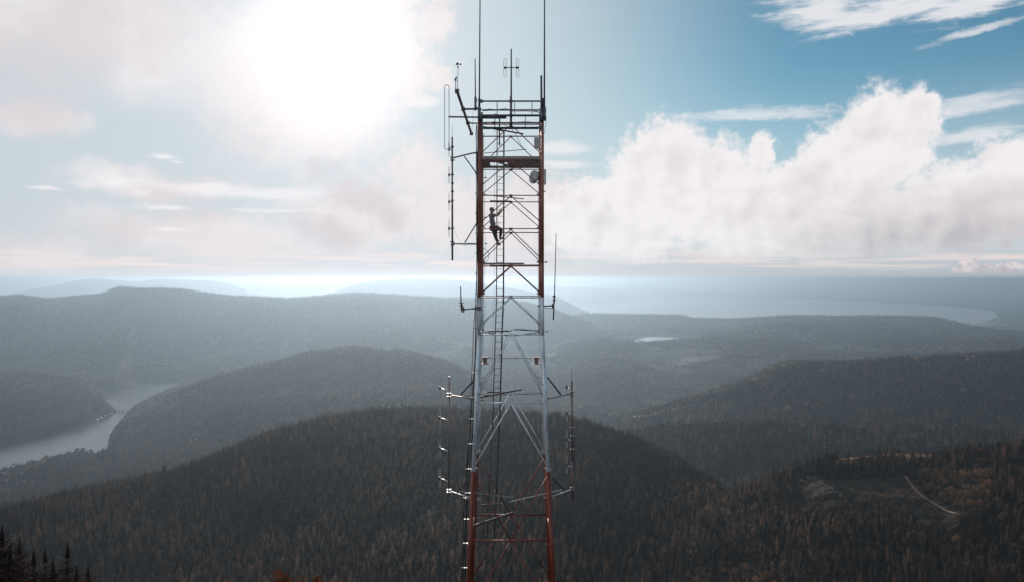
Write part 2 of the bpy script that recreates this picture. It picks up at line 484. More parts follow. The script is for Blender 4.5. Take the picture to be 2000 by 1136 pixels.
KN = 0.62      # the two near hills stand this much closer than first laid out
RIDGES = [(n_, [(a, b_, c_ * KN) for a, b_, c_ in p_], sf_, sb_, w_ * KN, na_) if n_ in 'AB' else (n_, p_, sf_, sb_, w_, na_) for n_, p_, sf_, sb_, w_, na_ in RIDGES]
RC = {}
for _n, _pts, _a, _b, _c, _d in RIDGES:
    _p = np.array(_pts, float)
    _gx = np.arange(_p[0, 0] - 60, _p[-1, 0] + 61, 2.0)
    _k = np.hanning(19 if _p[0, 2] > 2000 else 37); _k /= _k.sum()
    _pad = len(_k) // 2
    def _sm(v): return np.convolve(np.pad(v, _pad, mode='reflect', reflect_type='odd'), _k, 'valid')
    RC[_n] = (_gx, _sm(np.interp(_gx, _p[:, 0], _p[:, 1])), _sm(np.interp(_gx, _p[:, 0], _p[:, 2])), _p)

hash_name = {r[0]: 100 + 17 * i for i, r in enumerate(RIDGES)}


def ground_at(px, py, ymin=480, ymax=15000):
    """where the ray through a mark of the photograph first meets the land"""
    ys = np.geomspace(ymin, ymax, 2500)
    xs = (px - 1000) / F * ys
    zr = CZ - (py - Y0) / F * ys
    hit = np.nonzero(height(xs, ys) > zr)[0]
    i = hit[0] if len(hit) else len(ys) - 1
    return Vector((xs[i], ys[i], float(height(xs[i:i + 1], ys[i:i + 1])[0])))


# the ground: one sheet, finer where it is near
NU, NY = 1000, 900
u = np.linspace(-1.0, 1.0, NU)
ys = np.concatenate([np.linspace(-260, 400, 50, endpoint=False), np.geomspace(400, 6000, 560, endpoint=False), np.geomspace(6000, 76000, 320)])
NY = len(ys)
UU, YY = np.meshgrid(u, ys)
XX = UU * (YY + 420)
ZZ = height(XX, YY)
v = np.stack([XX.ravel(), YY.ravel(), ZZ.ravel()], 1)
i0 = (np.arange(NY - 1)[:, None] * NU + np.arange(NU - 1)[None]).ravel()
f = np.stack([i0, i0 + 1, i0 + NU + 1, i0 + NU], 1)
ground_me = np_mesh('ground', v, f, True)

# what grows where (real places on the ground)
col_tan = (ZZ - CZ) / np.maximum(YY, 1)
cum_tan = np.maximum.accumulate(np.where(YY > 400, col_tan, -9), axis=0)


def visible(x, y, z, margin):
    """whether a treetop at z pokes above the land in front of it"""
    fu = x / (y + 420)
    iu = np.clip(((fu + 1) / 2 * (NU - 1)).astype(int), 0, NU - 1)
    iy = np.clip(np.searchsorted(ys, y) - 3, 0, NY - 1)
    return (z + margin - CZ) / y > cum_tan[iy, iu]


def ground_mat(b, p, nt):
    geo = b.node('ShaderNodeNewGeometry')
    pos = geo.outputs['Position']
    x, y, z = b.sep(pos)
    n1 = b.noise(pos, 0.004, 6, 0.6)
    n2 = b.noise(pos, 0.03, 5, 0.6)
    crown = b.node('ShaderNodeTexVoronoi')
    b.put(crown.inputs['Vector'], b.comb(x, y, 0.0))
    crown.inputs['Scale'].default_value = 0.055
    cd, cc = crown.outputs['Distance'], crown.outputs['Color']
    c = b.mix(b.rng(n1, 0.35, 0.65), (0.016, 0.022, 0.018), (0.034, 0.040, 0.030))
    c = b.mix(b.m('MULTIPLY', b.rng(n2, 0.5, 0.75), 0.6), c, (0.075, 0.065, 0.040))
    # open fields and autumn broadleaf patches in the valleys
    f1 = b.rng(b.noise(b.v('MULTIPLY', pos, (1, 1, 0)), 0.0022, 8, 0.62, 0.4), 0.56, 0.62)
    low = b.rng(z, 260, 150)
    f1 = b.m('MULTIPLY', f1, low)
    c = b.mix(b.m('MULTIPLY', f1, 0.7), c, b.mix(n2, (0.10, 0.09, 0.06), (0.38, 0.32, 0.22)))
    r1, r2, r3 = b.sep(cc)
    c = b.mix(b.m('MULTIPLY', r1, 0.5), c, b.mix(1.0, c, (1.8, 1.7, 1.5), 'MULTIPLY'))
    at = b.node('ShaderNodeAttribute', attribute_name='bare')
    bare = at.outputs['Fac']
    bn = b.rng(b.noise(pos, 0.12, 6, 0.65), 0.35, 0.7)
    c = b.mix(bare, c, b.mix(bn, (0.06, 0.030, 0.018), (0.36, 0.17, 0.085)))
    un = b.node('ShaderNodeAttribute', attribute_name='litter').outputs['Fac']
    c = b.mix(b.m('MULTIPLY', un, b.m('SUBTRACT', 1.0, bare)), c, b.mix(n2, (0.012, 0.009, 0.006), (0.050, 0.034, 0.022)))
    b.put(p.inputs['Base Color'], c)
    p.inputs['Roughness'].default_value = 0.95
    p.inputs['Specular IOR Level'].default_value = 0.1
    h = b.m('ADD', b.m('MULTIPLY', cd, -14.0), b.m('MULTIPLY', n2, 16.0))
    bm_ = b.node('ShaderNodeBump')
    bm_.inputs['Strength'].default_value = 0.8
    bm_.inputs['Distance'].default_value = 1.0
    b.put(bm_.inputs['Height'], h)
    nt.links.new(bm_.outputs[0], p.inputs['Normal'])


M_ground = material('ground', ground_mat)
ground_me.materials.append(M_ground)
ground = link(bpy.data.objects.new('ground', ground_me))
tag(ground, 'forested hills and valleys running out to the coast', kind='structure')

cut_px = {
    'top': [(1615, 912), (1640, 893), (1665, 884), (1700, 879), (1760, 881), (1830, 886), (1850, 894), (1790, 897), (1720, 893), (1680, 900), (1650, 908)],
    'floor': [(1570, 948), (1600, 938), (1700, 934), (1770, 928), (1800, 960), (1700, 963), (1590, 962)],
    'edge': [(1650, 960), (1720, 957), (1790, 950), (1812, 972), (1785, 972), (1700, 965)],
}
col_px = 1000 + F * XX / np.maximum(YY, 50)
row_px = Y0 + F * (CZ - ZZ) / np.maximum(YY, 50)
bare = np.zeros(XX.shape, np.float32)
nearB = (YY > 560) & (YY < 1085)
for nm_, pl in cut_px.items():
    bare[nearB & inpoly(col_px, row_px, pl)] = {'top': 1, 'floor': .22, 'edge': .7}[nm_]  # floor tone darkened for tree shadow, edge brightened as if sunlit
ba = ground_me.attributes.new('bare', 'FLOAT', 'POINT')
ba.data.foreach_set('value', bare.ravel())
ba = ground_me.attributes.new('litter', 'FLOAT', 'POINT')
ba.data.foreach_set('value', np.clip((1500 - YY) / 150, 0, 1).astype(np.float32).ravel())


def water(name, poly, z, label, rough, bump, grid=False):
    bm = bmesh.new()
    vs = [bm.verts.new((x, y, z)) for x, y in poly]
    bm.faces.new(vs)
    bmesh.ops.triangulate(bm, faces=bm.faces[:])
    me = bpy.data.meshes.new(name); bm.to_mesh(me); bm.free()
    def mb(b, p, nt):
        pos = b.node('ShaderNodeNewGeometry').outputs['Position']
        n = b.noise(pos, bump[0], 5, 0.6)
        big = b.noise(pos, 0.0015, 4, 0.5)
        b.put(p.inputs['Roughness'], b.rng(big, 0.35, 0.65, rough * .8, rough * 1.3))
        bp = b.node('ShaderNodeBump'); bp.inputs['Strength'].default_value = bump[1]; bp.inputs['Distance'].default_value = bump[2]
        b.put(bp.inputs['Height'], n); nt.links.new(bp.outputs[0], p.inputs['Normal'])
    me.materials.append(material(name, mb, base_color=(0.012, 0.022, 0.03), IOR=1.33))
    o = link(bpy.data.objects.new(name, me))
    tag(o, label, kind='structure')
    return o


def grow(poly, d):
    cx = sum(p[0] for p in poly) / len(poly); cy = sum(p[1] for p in poly) / len(poly)
    return [(cx + (x - cx) * (1 + d / max(math.hypot(x - cx, y - cy), 1)), cy + (y - cy) * (1 + d / max(math.hypot(x - cx, y - cy), 1))) for x, y in poly]


xs_ = [p[0] for p in lake_poly]; ys_ = [p[1] for p in lake_poly]
water('lake', lake_poly, LAKE_Z, 'long narrow lake below the hills', 0.22, (0.35, 0.3, 0.5))
water('pond', pond_poly, POND_Z, 'small bright lake in the lowland', 0.06, (0.35, 0.1, 0.1))
water('sea', [(-90000, 9500), (90000, 9500), (90000, 75500), (-90000, 75500)], 0.0, 'pale sea with bays between islands', 0.09, (0.05, 0.1, 0.5))

# ------------------------------------------------------------------ haze
bm = bmesh.new()
bmesh.ops.create_cube(bm, size=1)
me = bpy.data.meshes.new('haze')
for vv in bm.verts:
    vv.co = Vector((vv.co.x * 210000, vv.co.y * 84000 + 40000, (vv.co.z + .5) * 850 - 20))
bm.to_mesh(me); bm.free()
hm = bpy.data.materials.new('haze'); hm.use_nodes = True
hn = hm.node_tree; hn.nodes.clear()
pv = hn.nodes.new('ShaderNodeVolumePrincipled')
pv.inputs['Color'].default_value = (0.51, 0.645, 0.76, 1)
pv.inputs['Density'].default_value = 7.6e-5
pv.inputs['Anisotropy'].default_value = 0.69
ho = hn.nodes.new('ShaderNodeOutputMaterial')
hn.links.new(pv.outputs[0], ho.inputs['Volume'])
me.materials.append(hm)
haze = link(bpy.data.objects.new('haze', me))
tag(haze, 'pale bluish haze filling the air over valleys and sea', kind='stuff')
# ------------------------------------------------------------------ trees
def foliage_mat(name, dark, light, trans=0.42):
    m = bpy.data.materials.new(name); m.use_nodes = True
    nt = m.node_tree; nt.nodes.clear(); b = NB(nt)
    oi = b.node('ShaderNodeObjectInfo')
    tcn = b.node('ShaderNodeTexCoord')
    n = b.noise(tcn.outputs['Object'], 0.9, 3, 0.6)
    stand = b.rng(b.noise(oi.outputs['Location'], 0.009, 4, 0.6), 0.36, 0.64)
    c = b.mix(b.m('MULTIPLY', b.rng(oi.outputs['Random'], 0.25, 1.0), b.m('ADD', b.m('MULTIPLY', stand, 0.85), 0.15)), dark, light)
    c = b.mix(b.rng(n, 0.3, 0.7), b.mix(1.0, c, (0.6, 0.6, 0.6), 'MULTIPLY'), b.mix(1.0, c, (1.35, 1.3, 1.25), 'MULTIPLY'))
    d = b.node('ShaderNodeBsdfDiffuse'); b.put(d.inputs[0], c)
    t = b.node('ShaderNodeBsdfTranslucent'); b.put(t.inputs[0], b.mix(1.0, c, (1.3, 1.1, 0.8), 'MULTIPLY'))
    mx = b.node('ShaderNodeMixShader'); mx.inputs[0].default_value = trans
    nt.links.new(d.outputs[0], mx.inputs[1]); nt.links.new(t.outputs[0], mx.inputs[2])
    gl = b.node('ShaderNodeBsdfGlossy'); gl.inputs['Roughness'].default_value = .5; b.put(gl.inputs[0], b.mix(.6, c, (0.9, 0.8, 0.7)))
    m2 = b.node('ShaderNodeMixShader'); m2.inputs[0].default_value = .015
    nt.links.new(mx.outputs[0], m2.inputs[1]); nt.links.new(gl.outputs[0], m2.inputs[2])
    o = b.node('ShaderNodeOutputMaterial'); nt.links.new(m2.outputs[0], o.inputs[0])
    return m


M_con = foliage_mat('conifer_needles', (0.012, 0.009, 0.007), (0.29, 0.175, 0.105))
M_con_red = foliage_mat('reddish_needles', (0.022, 0.008, 0.005), (0.040, 0.014, 0.008))
M_leaf = foliage_mat('autumn_leaves', (0.12, 0.075, 0.045), (0.34, 0.20, 0.125), 0.35)
M_leaf_pale = foliage_mat('pale_leaves', (0.11, 0.11, 0.085), (0.36, 0.33, 0.26), 0.45)
M_leaf_or = foliage_mat('orange_leaves', (0.13, 0.045, 0.018), (0.19, 0.07, 0.028), 0.35)
M_bark = material('bark', base_color=(0.05, 0.035, 0.026), roughness=0.95)
M_dead = material('dead_wood', base_color=(0.22, 0.17, 0.14), roughness=0.9)


def conifer_crown(name, h, rad, levels, per, seed, mat, sub=1, bare_to=0.12, mess=0.0, pw=0.85):
    """whorls of drooping boughs; each bough a few ragged sprays"""
    R = random.Random(seed)
    V, T = [], []
    for i in range(levels):
        t_ = (i + R.uniform(-.3, .3)) / levels
        for k in range(per):
            if R.random() < 0.10: continue
            t = min(max(t_ + R.uniform(-mess, mess) / levels, 0.0), 0.99)
            z0 = h * (bare_to + (1 - bare_to) * t)
            rr = rad * (1 - t) ** pw * (0.75 + 0.25 * math.sin(6 * t + seed)) + 0.012 * h
            a = 2 * math.pi * (k + R.uniform(-.45, .45)) / per + i * 1.3
            ln = rr * (R.uniform(0.6, 1.2) if mess == 0 else R.uniform(0.25, 1.3))
            droop = ln * R.uniform(0.15, 0.55) - t * ln * 0.5
            ca, sa_ = math.cos(a), math.sin(a)
            for s in range(sub):
                # a spray: kite along the bough
                q0 = s / sub; q1 = (s + 1.25) / sub
                wdt = ln * (0.42 if sub == 1 else 0.40 * (1.15 - q0) / sub * 1.7) * R.uniform(.7, 1.3)
                off = R.uniform(-.10, .10) * ln
                def pt(q, side, lift=0):
                    r_ = ln * q
                    return (ca * r_ - sa_ * (side + off * q), sa_ * r_ + ca * (side + off * q), z0 - droop * q * q + lift)
                b0 = len(V)
                mid = (q0 + q1) / 2 + 0.05
                V.extend([pt(q0, 0), pt(mid, wdt, -0.12 * wdt), pt(q1, 0), pt(mid, -wdt, -0.12 * wdt), pt(mid, 0, 0.32 * wdt)])
                T.extend([(b0, b0 + 1, b0 + 4), (b0 + 1, b0 + 2, b0 + 4), (b0 + 2, b0 + 3, b0 + 4), (b0 + 3, b0, b0 + 4)])
    b0 = len(V)                      # leader
    w = 0.012 * h
    V.extend([(w, 0, h * .94), (-w * .5, w * .87, h * .94), (-w * .5, -w * .87, h * .94), (0, 0, h * 1.03)])
    T.extend([(b0, b0 + 1, b0 + 3), (b0 + 1, b0 + 2, b0 + 3), (b0 + 2, b0, b0 + 3)])
    me = np_mesh(name, V, T)
    me.materials.append(mat)
    return me


def broad_crown(name, h, rad, n, seed, mat, leaf=0.10, bottom=0.25):
    R = random.Random(seed)
    lobes = [(R.uniform(-.5, .5) * rad, R.uniform(-.5, .5) * rad, h * R.uniform(bottom + .15, .82), rad * R.uniform(.35, .62)) for _ in range(9)]
    V, T = [], []
    for i in range(n):
        lx, ly, lz, lr = R.choice(lobes)
        d = Vector((R.gauss(0, 1), R.gauss(0, 1), R.gauss(0, 1) + .3)).normalized()
        c = Vector((lx, ly, lz)) + d * lr * R.uniform(.65, 1.1)
        s = leaf * rad * R.uniform(.6, 1.5)
        t1 = Vector((R.gauss(0, 1), R.gauss(0, 1), R.gauss(0, .7))).normalized()
        t2 = t1.cross(d).normalized() if t1.cross(d).length > .05 else Vector((0, 0, 1))
        b0 = len(V)
        V.extend([tuple(c + t1 * s), tuple(c + t2 * s * .8), tuple(c - t1 * s), tuple(c - t2 * s * .8)])
        T.extend([(b0, b0 + 1, b0 + 2), (b0, b0 + 2, b0 + 3)])
    me = np_mesh(name, V, T)
    me.materials.append(mat)
    return me


def stem_mesh(name, h, r, mat, limbs=0, seed=0, limb_from=.3, limb_len=.25):
    R = random.Random(seed)
    V, T = [], []
    def tube(p, q, r0, r1, n=6):
        ax = (q - p).normalized()
        s = ax.orthogonal().normalized(); t = ax.cross(s)
        b0 = len(V)
        for k in range(n):
            a = 2 * math.pi * k / n
            V.append(tuple(p + (s * math.cos(a) + t * math.sin(a)) * r0))
        for k in range(n):
            a = 2 * math.pi * k / n
            V.append(tuple(q + (s * math.cos(a) + t * math.sin(a)) * r1))
        for k in range(n):
            T.append((b0 + k, b0 + (k + 1) % n, b0 + n + (k + 1) % n)); T.append((b0 + k, b0 + n + (k + 1) % n, b0 + n + k))
    seg = 5
    pts = [Vector((R.uniform(-.3, .3) * r * (i > 0), R.uniform(-.3, .3) * r * (i > 0), -1.0 + (h + 1.0) * i / seg)) for i in range(seg + 1)]
    for i in range(seg): tube(pts[i], pts[i + 1], r * (1 - .85 * i / seg), r * (1 - .85 * (i + 1) / seg))
    for i in range(limbs):
        t = R.uniform(limb_from, .95); a = R.uniform(0, 6.28)
        p = Vector((0, 0, h * t)); ln = h * limb_len * (1.1 - t)
        tube(p, p + Vector((math.cos(a) * ln, math.sin(a) * ln, ln * R.uniform(.1, .8))), r * .35 * (1 - t * .6), r * .08, 4)
    me = np_mesh(name, V, T); me.materials.append(mat)
    return me


CON = [conifer_crown('conifer_crown', 20, rd, lv, 7, sd_, M_con) for rd, lv, sd_ in ((4.6, 14, 1), (3.9, 15, 2), (5.0, 13, 3), (3.5, 14, 4), (4.3, 15, 5))]
CON_T = stem_mesh('conifer_trunk', 18.5, .28, M_bark)
BRD = [broad_crown('broadleaf_crown', 15, 5.5, 260, 11, M_leaf), broad_crown('broadleaf_crown', 13, 5.0, 230, 12, M_leaf)]
BRP = [broad_crown('pale_broadleaf_crown', 16, 7.5, 200, 13, M_leaf_pale, .14)]
BRD_T = stem_mesh('broadleaf_trunk', 11, .3, M_bark, 5, 3)


def tree_thing(name, loc, scale, rot, crown, trunk, label, cat, group=None, copy_from=None):
    if copy_from is not None:
        root = copy_from.copy(); C.objects.link(root)
        for ch in copy_from.children:
            c = ch.copy(); C.objects.link(c); c.parent = root
    else:
        root = bpy.data.objects.new(name, None); C.objects.link(root)
        root.empty_display_size = .5
        t = bpy.data.objects.new('trunk', trunk); link(t, root)
        c = bpy.data.objects.new('crown', crown); link(c, root)
    root.location = loc; root.rotation_euler = (0, 0, rot); root.scale = scale
    for k in list(root.keys()):
        if k in ('label', 'category', 'group', 'kind'): del root[k]
    tag(root, label, cat, group)
    return root


def scatter(y0, y1, step0, jitter=.48, seed=1, um=.80):
    """even but irregular places, the spacing growing with distance"""
    r = np.random.default_rng(seed)
    X_, Y_ = [], []
    y = y0
    while y < y1:
        st = step0 * max(1.0, y / 1150) if step0 < 9 else step0 * max(1.0, y / 3500)
        n = int(2 * um * y / st)
        x = (np.arange(n) - n / 2) * st + r.uniform(-jitter, jitter, n) * st
        X_.append(x); Y_.append(y + r.uniform(-jitter, jitter, n) * st)
        y += st
    return np.concatenate(X_), np.concatenate(Y_)


cut_polys = list(cut_px.values())
ROAD_PX = [(1768, 930), (1778, 944), (1786, 955), (1796, 965), (1808, 974), (1822, 983), (1836, 991), (1850, 999), (1880, 1006)]
road_pts = [ground_at(px, py) for px, py in ROAD_PX]
TRACK_PX = [(1672, 893), (1720, 887), (1760, 888), (1800, 889), (1835, 892)]
track_pts = [ground_at(px, py + 2) for px, py in TRACK_PX]


def place(x, y):
    z = height(x, y)
    px = 1000 + F * x / y; py = Y0 + F * (CZ - z) / y
    return z, px, py


bx_, by_ = scatter(545, 1480, 5.1, seed=5)
bz_, bpx, bpy_ = place(bx_, by_)
hgt = (0.74 + 0.24 * fbm(bx_, by_, 100, 3, 77) + rng.normal(0, 0.21, len(bx_))).clip(.28, 1.4)
tall = rng.random(len(bx_)) < .04
hgt = np.where(tall, hgt * 1.35, hgt)
hgt = hgt * 1.22 * KN
keep = visible(bx_, by_, bz_ + 20 * hgt, 6) & (bpx > -220) & (bpx < 2220) & (bpy_ < 1250)
gap = fbm(bx_, by_, 24, 2, 91) > .55
keep &= ~gap
keep &= ~(inpoly(bpx, bpy_, [(1600, 952), (1800, 948), (1820, 978), (1640, 968)]) & (by_ < 1085) & (rng.random(len(bx_)) < .7))
rd = polydist(bx_, by_, [(p.x, p.y) for p in road_pts], False)
keep &= (rd > 7)
tk = polydist(bx_, by_, [(p.x, p.y) for p in track_pts], False)
keep &= tk > 6.5
incut = np.zeros(len(bx_), bool)
for pl in cut_polys: incut |= inpoly(bpx, bpy_, pl) & (by_ < 1085) & (by_ > 560)
low_ = rng.uniform(.06, .22, len(bx_))
keep &= ~(incut & (rng.random(len(bx_)) > .45))
hgt = np.where(incut, low_, hgt)
# young low plantation in front of the open floor, so that the opening shows
young = inpoly(bpx, bpy_, [(1560, 958), (1800, 955), (1830, 990), (1800, 1010), (1560, 1000)]) & (by_ < 1085)
hgt = np.where(young, hgt * .45, hgt)
nroad = inpoly(bpx, bpy_, [(1740, 958), (1800, 960), (1850, 996), (1880, 1040), (1800, 1035)]) & (by_ < 1085)
hgt = np.where(nroad, np.minimum(hgt, .19), hgt)
shut = (bpx > 1795) & (bpx < 1935) & (bpy_ > 925) & (bpy_ < 1000) & (by_ < 1055)
bx_, by_, bz_, bpx, bpy_, hgt, shut = [q[keep] for q in (bx_, by_, bz_, bpx, bpy_, hgt, shut)]
n = len(bx_)
pr = rng.random(n)
valley = np.exp(-((bpx - 1430) / 90) ** 2) * ((bpy_ > 940) & (bpy_ < 1010))
orange_n = fbm(bx_, by_, 56, 3, 55)
isb = (pr < .014 + .55 * valley * (orange_n > -.1)) | (shut & (pr < .85)) | ((orange_n > .62) & (pr < .3) & (bpx > 1350)) | ((pr < .35) & (bpy_ > 1105) & (np.abs(bpx - 1440) < 95))
kind_v = np.where(isb, 5 + (rng.random(n) < .5), rng.integers(0, 5, n))
rot = rng.uniform(0, 6.28, n)
wid = rng.uniform(.8, 1.15, n)

# the nearest three hundred in view are trees of their own
inview = (bpx > 4) & (bpx < 1996) & (bpy_ - 20 * hgt / by_ * F < 1122) & (bpy_ < 1250)
order = np.lexsort((by_,))
ids = [i for i in order if inview[i]]
ids_c = [i for i in ids if kind_v[i] < 5][:298]
ids_b = [i for i in ids if kind_v[i] >= 5][:40]
first = {}
solo = set()
for i in ids_c + ids_b:
    k = int(kind_v[i]); solo.add(int(i))
    c_ = CON[k] if k < 5 else BRD[k - 5]
    isc = k < 5
    s = hgt[i]
    o = tree_thing('conifer' if isc else 'broadleaf_tree', (bx_[i], by_[i], bz_[i]), (s * wid[i], s * wid[i], s) if isc else (s * 1.1 * wid[i],) * 3, rot[i], c_, CON_T if isc else BRD_T,
                   'dark brown-green conifer in the nearest rows of forest along the bottom of the view' if isc else 'rusty autumn broadleaf tree standing among the nearest dark conifers',
                   'conifer' if isc else 'tree', 'conifers in the nearest rows of the forest' if isc else 'autumn broadleaf trees among the near conifers', first.get(k))
    first.setdefault(k, o)


def protos(n_con=True):
    out = []
    for k in range(7):
        out.append([c for c in first[k].children if c.name.startswith('crown')][0] if k in first else None)
    return out


def forest(name, x, y, z, sc, wd, rt, var, objs, label):
    me = bpy.data.meshes.new(name)
    me.vertices.add(len(x))
    me.vertices.foreach_set('co', np.stack([x, y, z], 1).astype(np.float32).ravel())
    for nm, tp, arr in (('sc', 'FLOAT', sc), ('wd', 'FLOAT', wd), ('rt', 'FLOAT', rt), ('var', 'INT', var)):
        a = me.attributes.new(nm, tp, 'POINT'); a.data.foreach_set('value', np.asarray(arr, dtype=np.int32 if tp == 'INT' else np.float32))
    o = link(bpy.data.objects.new(name, me))
    tag(o, label, kind='stuff')
    g = bpy.data.node_groups.new(name, 'GeometryNodeTree')
    g.interface.new_socket('Geometry', in_out='INPUT', socket_type='NodeSocketGeometry')
    g.interface.new_socket('Geometry', in_out='OUTPUT', socket_type='NodeSocketGeometry')
    gi = g.nodes.new('NodeGroupInput'); go = g.nodes.new('NodeGroupOutput')
    def attr(nm, dt):
        q = g.nodes.new('GeometryNodeInputNamedAttribute'); q.data_type = dt; q.inputs[0].default_value = nm
        return q.outputs[0]
    s_, w_, r_, v_ = attr('sc', 'FLOAT'), attr('wd', 'FLOAT'), attr('rt', 'FLOAT'), attr('var', 'INT')
    cs = g.nodes.new('ShaderNodeCombineXYZ')
    mm = g.nodes.new('ShaderNodeMath'); mm.operation = 'MULTIPLY'
    g.links.new(s_, mm.inputs[0]); g.links.new(w_, mm.inputs[1])
    g.links.new(mm.outputs[0], cs.inputs[0]); g.links.new(mm.outputs[0], cs.inputs[1]); g.links.new(s_, cs.inputs[2])
    cr = g.nodes.new('ShaderNodeCombineXYZ'); g.links.new(r_, cr.inputs[2])
    jn = g.nodes.new('GeometryNodeJoinGeometry')
    for k, ob in enumerate(objs):
        if ob is None: continue
        oi = g.nodes.new('GeometryNodeObjectInfo'); oi.inputs['Object'].default_value = ob
        oi.transform_space = 'ORIGINAL'
        cm = g.nodes.new('FunctionNodeCompare'); cm.data_type = 'INT'; cm.operation = 'EQUAL'
        ins = [q for q in cm.inputs if q.type == 'INT' and q.enabled]
        g.links.new(v_, ins[0]); ins[1].default_value = k
        ip = g.nodes.new('GeometryNodeInstanceOnPoints')
        g.links.new(gi.outputs[0], ip.inputs['Points']); g.links.new(oi.outputs['Geometry'], ip.inputs['Instance'])
        g.links.new(cm.outputs[0], ip.inputs['Selection']); g.links.new(cs.outputs[0], ip.inputs['Scale'])
        try:
            g.links.new(cr.outputs[0], ip.inputs['Rotation'])
        except Exception:
            pass
        g.links.new(ip.outputs[0], jn.inputs[0])
    g.links.new(jn.outputs[0], go.inputs[0])
    md = o.modifiers.new('planting', 'NODES'); md.node_group = g
    return o


rest = np.array([i for i in range(n) if i not in solo])
forest('conifer_forest', bx_[rest], by_[rest], bz_[rest], hgt[rest], wid[rest], rot[rest], kind_v[rest], protos(), 'dense dark conifer forest covering the near rounded hill and its neighbours')
print("near trees", n, "orig ids", len(ids_c), len(ids_b), by_[ids_c].max())

# woods on the middle ridges
mx, my = scatter(1480, 5600, 11.5, seed=9)
mz, mpx, mpy = place(mx, my)
mh = (0.95 + 0.2 * fbm(mx, my, 220, 3, 78) + rng.normal(0, 0.24, len(mx))).clip(.4, 1.7)
keep = visible(mx, my, mz + 20 * mh, 6) & (mpx > -150) & (mpx < 2150) & (polydist(mx, my, lake_poly) > 16) & ~inpoly(mx, my, lake_poly)
open_ = fbm(mx, my, 380, 4, 31)
keep &= ~((open_ > .38) & (mz < 240) & (my > 2900) & (rng.random(len(mx)) < .85))
mx, my, mz, mpx, mpy, mh, open_ = [q[keep] for q in (mx, my, mz, mpx, mpy, mh, open_)]
n2 = len(mx)
mh = np.where(polydist(mx, my, lake_poly) < 150, mh * .7, mh)
mh = np.where(open_ > .36, mh * .6, mh)
pale = fbm(mx, my, 300, 4, 41)
inval = (mpx > 1050) & (mpx < 1560) & (my > 2900)
isp = (open_ > .33) | ((pale > .12) & (rng.random(n2) < .55) & inval) | ((pale > .30) & (rng.random(n2) < .5) & (mz < 200)) | (rng.random(n2) < .012)
var2 = np.where(isp, 5, rng.integers(0, 5, n2))
pr_ = protos()
# the pale broadleaf kind is set on its own feet beside the valley road
pb = ground_at(1212, 752, 3000)
pale_tree = tree_thing('broadleaf_tree', pb, (1.5, 1.5, 1.5), .4, BRP[0], BRD_T, 'pale bushy broadleaf tree, the tallest clump above the valley road right of the mast', 'tree')
pc = [c for c in pale_tree.children if c.name.startswith('crown')][0]
forest('valley_woods', mx, my, mz, mh, np.full(n2, 1.25), rng.uniform(0, 6.28, n2), var2, pr_[:5] + [pc], 'mixed woods over the middle ridges and the lowland behind the near hill')
print('mid trees', n2)

# far woods toward the coast
fx, fy = scatter(5600, 10900, 11.0, seed=19)
fz, fpx, fpy = place(fx, fy)
fh = (1.25 + 0.3 * fbm(fx, fy, 420, 3, 79) + rng.normal(0, 0.3, len(fx))).clip(.5, 2.2)
op = fbm(fx, fy, 700, 4, 33)
keep = visible(fx, fy, fz + 20, 4) & (polydist(fx, fy, pond_poly) > 190) & (fpx > -60) & (fpx < 2060) & ~inpoly(fx, fy, grow(pond_poly, 10)) & (fz > 6) & ~((op > .33) & (fz < 260))
fx, fy, fz, fh, op = [q[keep] for q in (fx, fy, fz, fh, op)]
n3_ = len(fx)
isp = (fbm(fx, fy, 500, 4, 43) > .1) & (rng.random(n3_) < .35) & (fz < 300)
forest('coastal_woods', fx, fy, fz, fh, np.full(n3_, 1.5), rng.uniform(0, 6.28, n3_), np.where(isp, 5, rng.integers(0, 5, n3_)), pr_[:5] + [pc], 'distant hazy woods on the long left ridge and the lowland before the bay')
print('far trees', n3_)
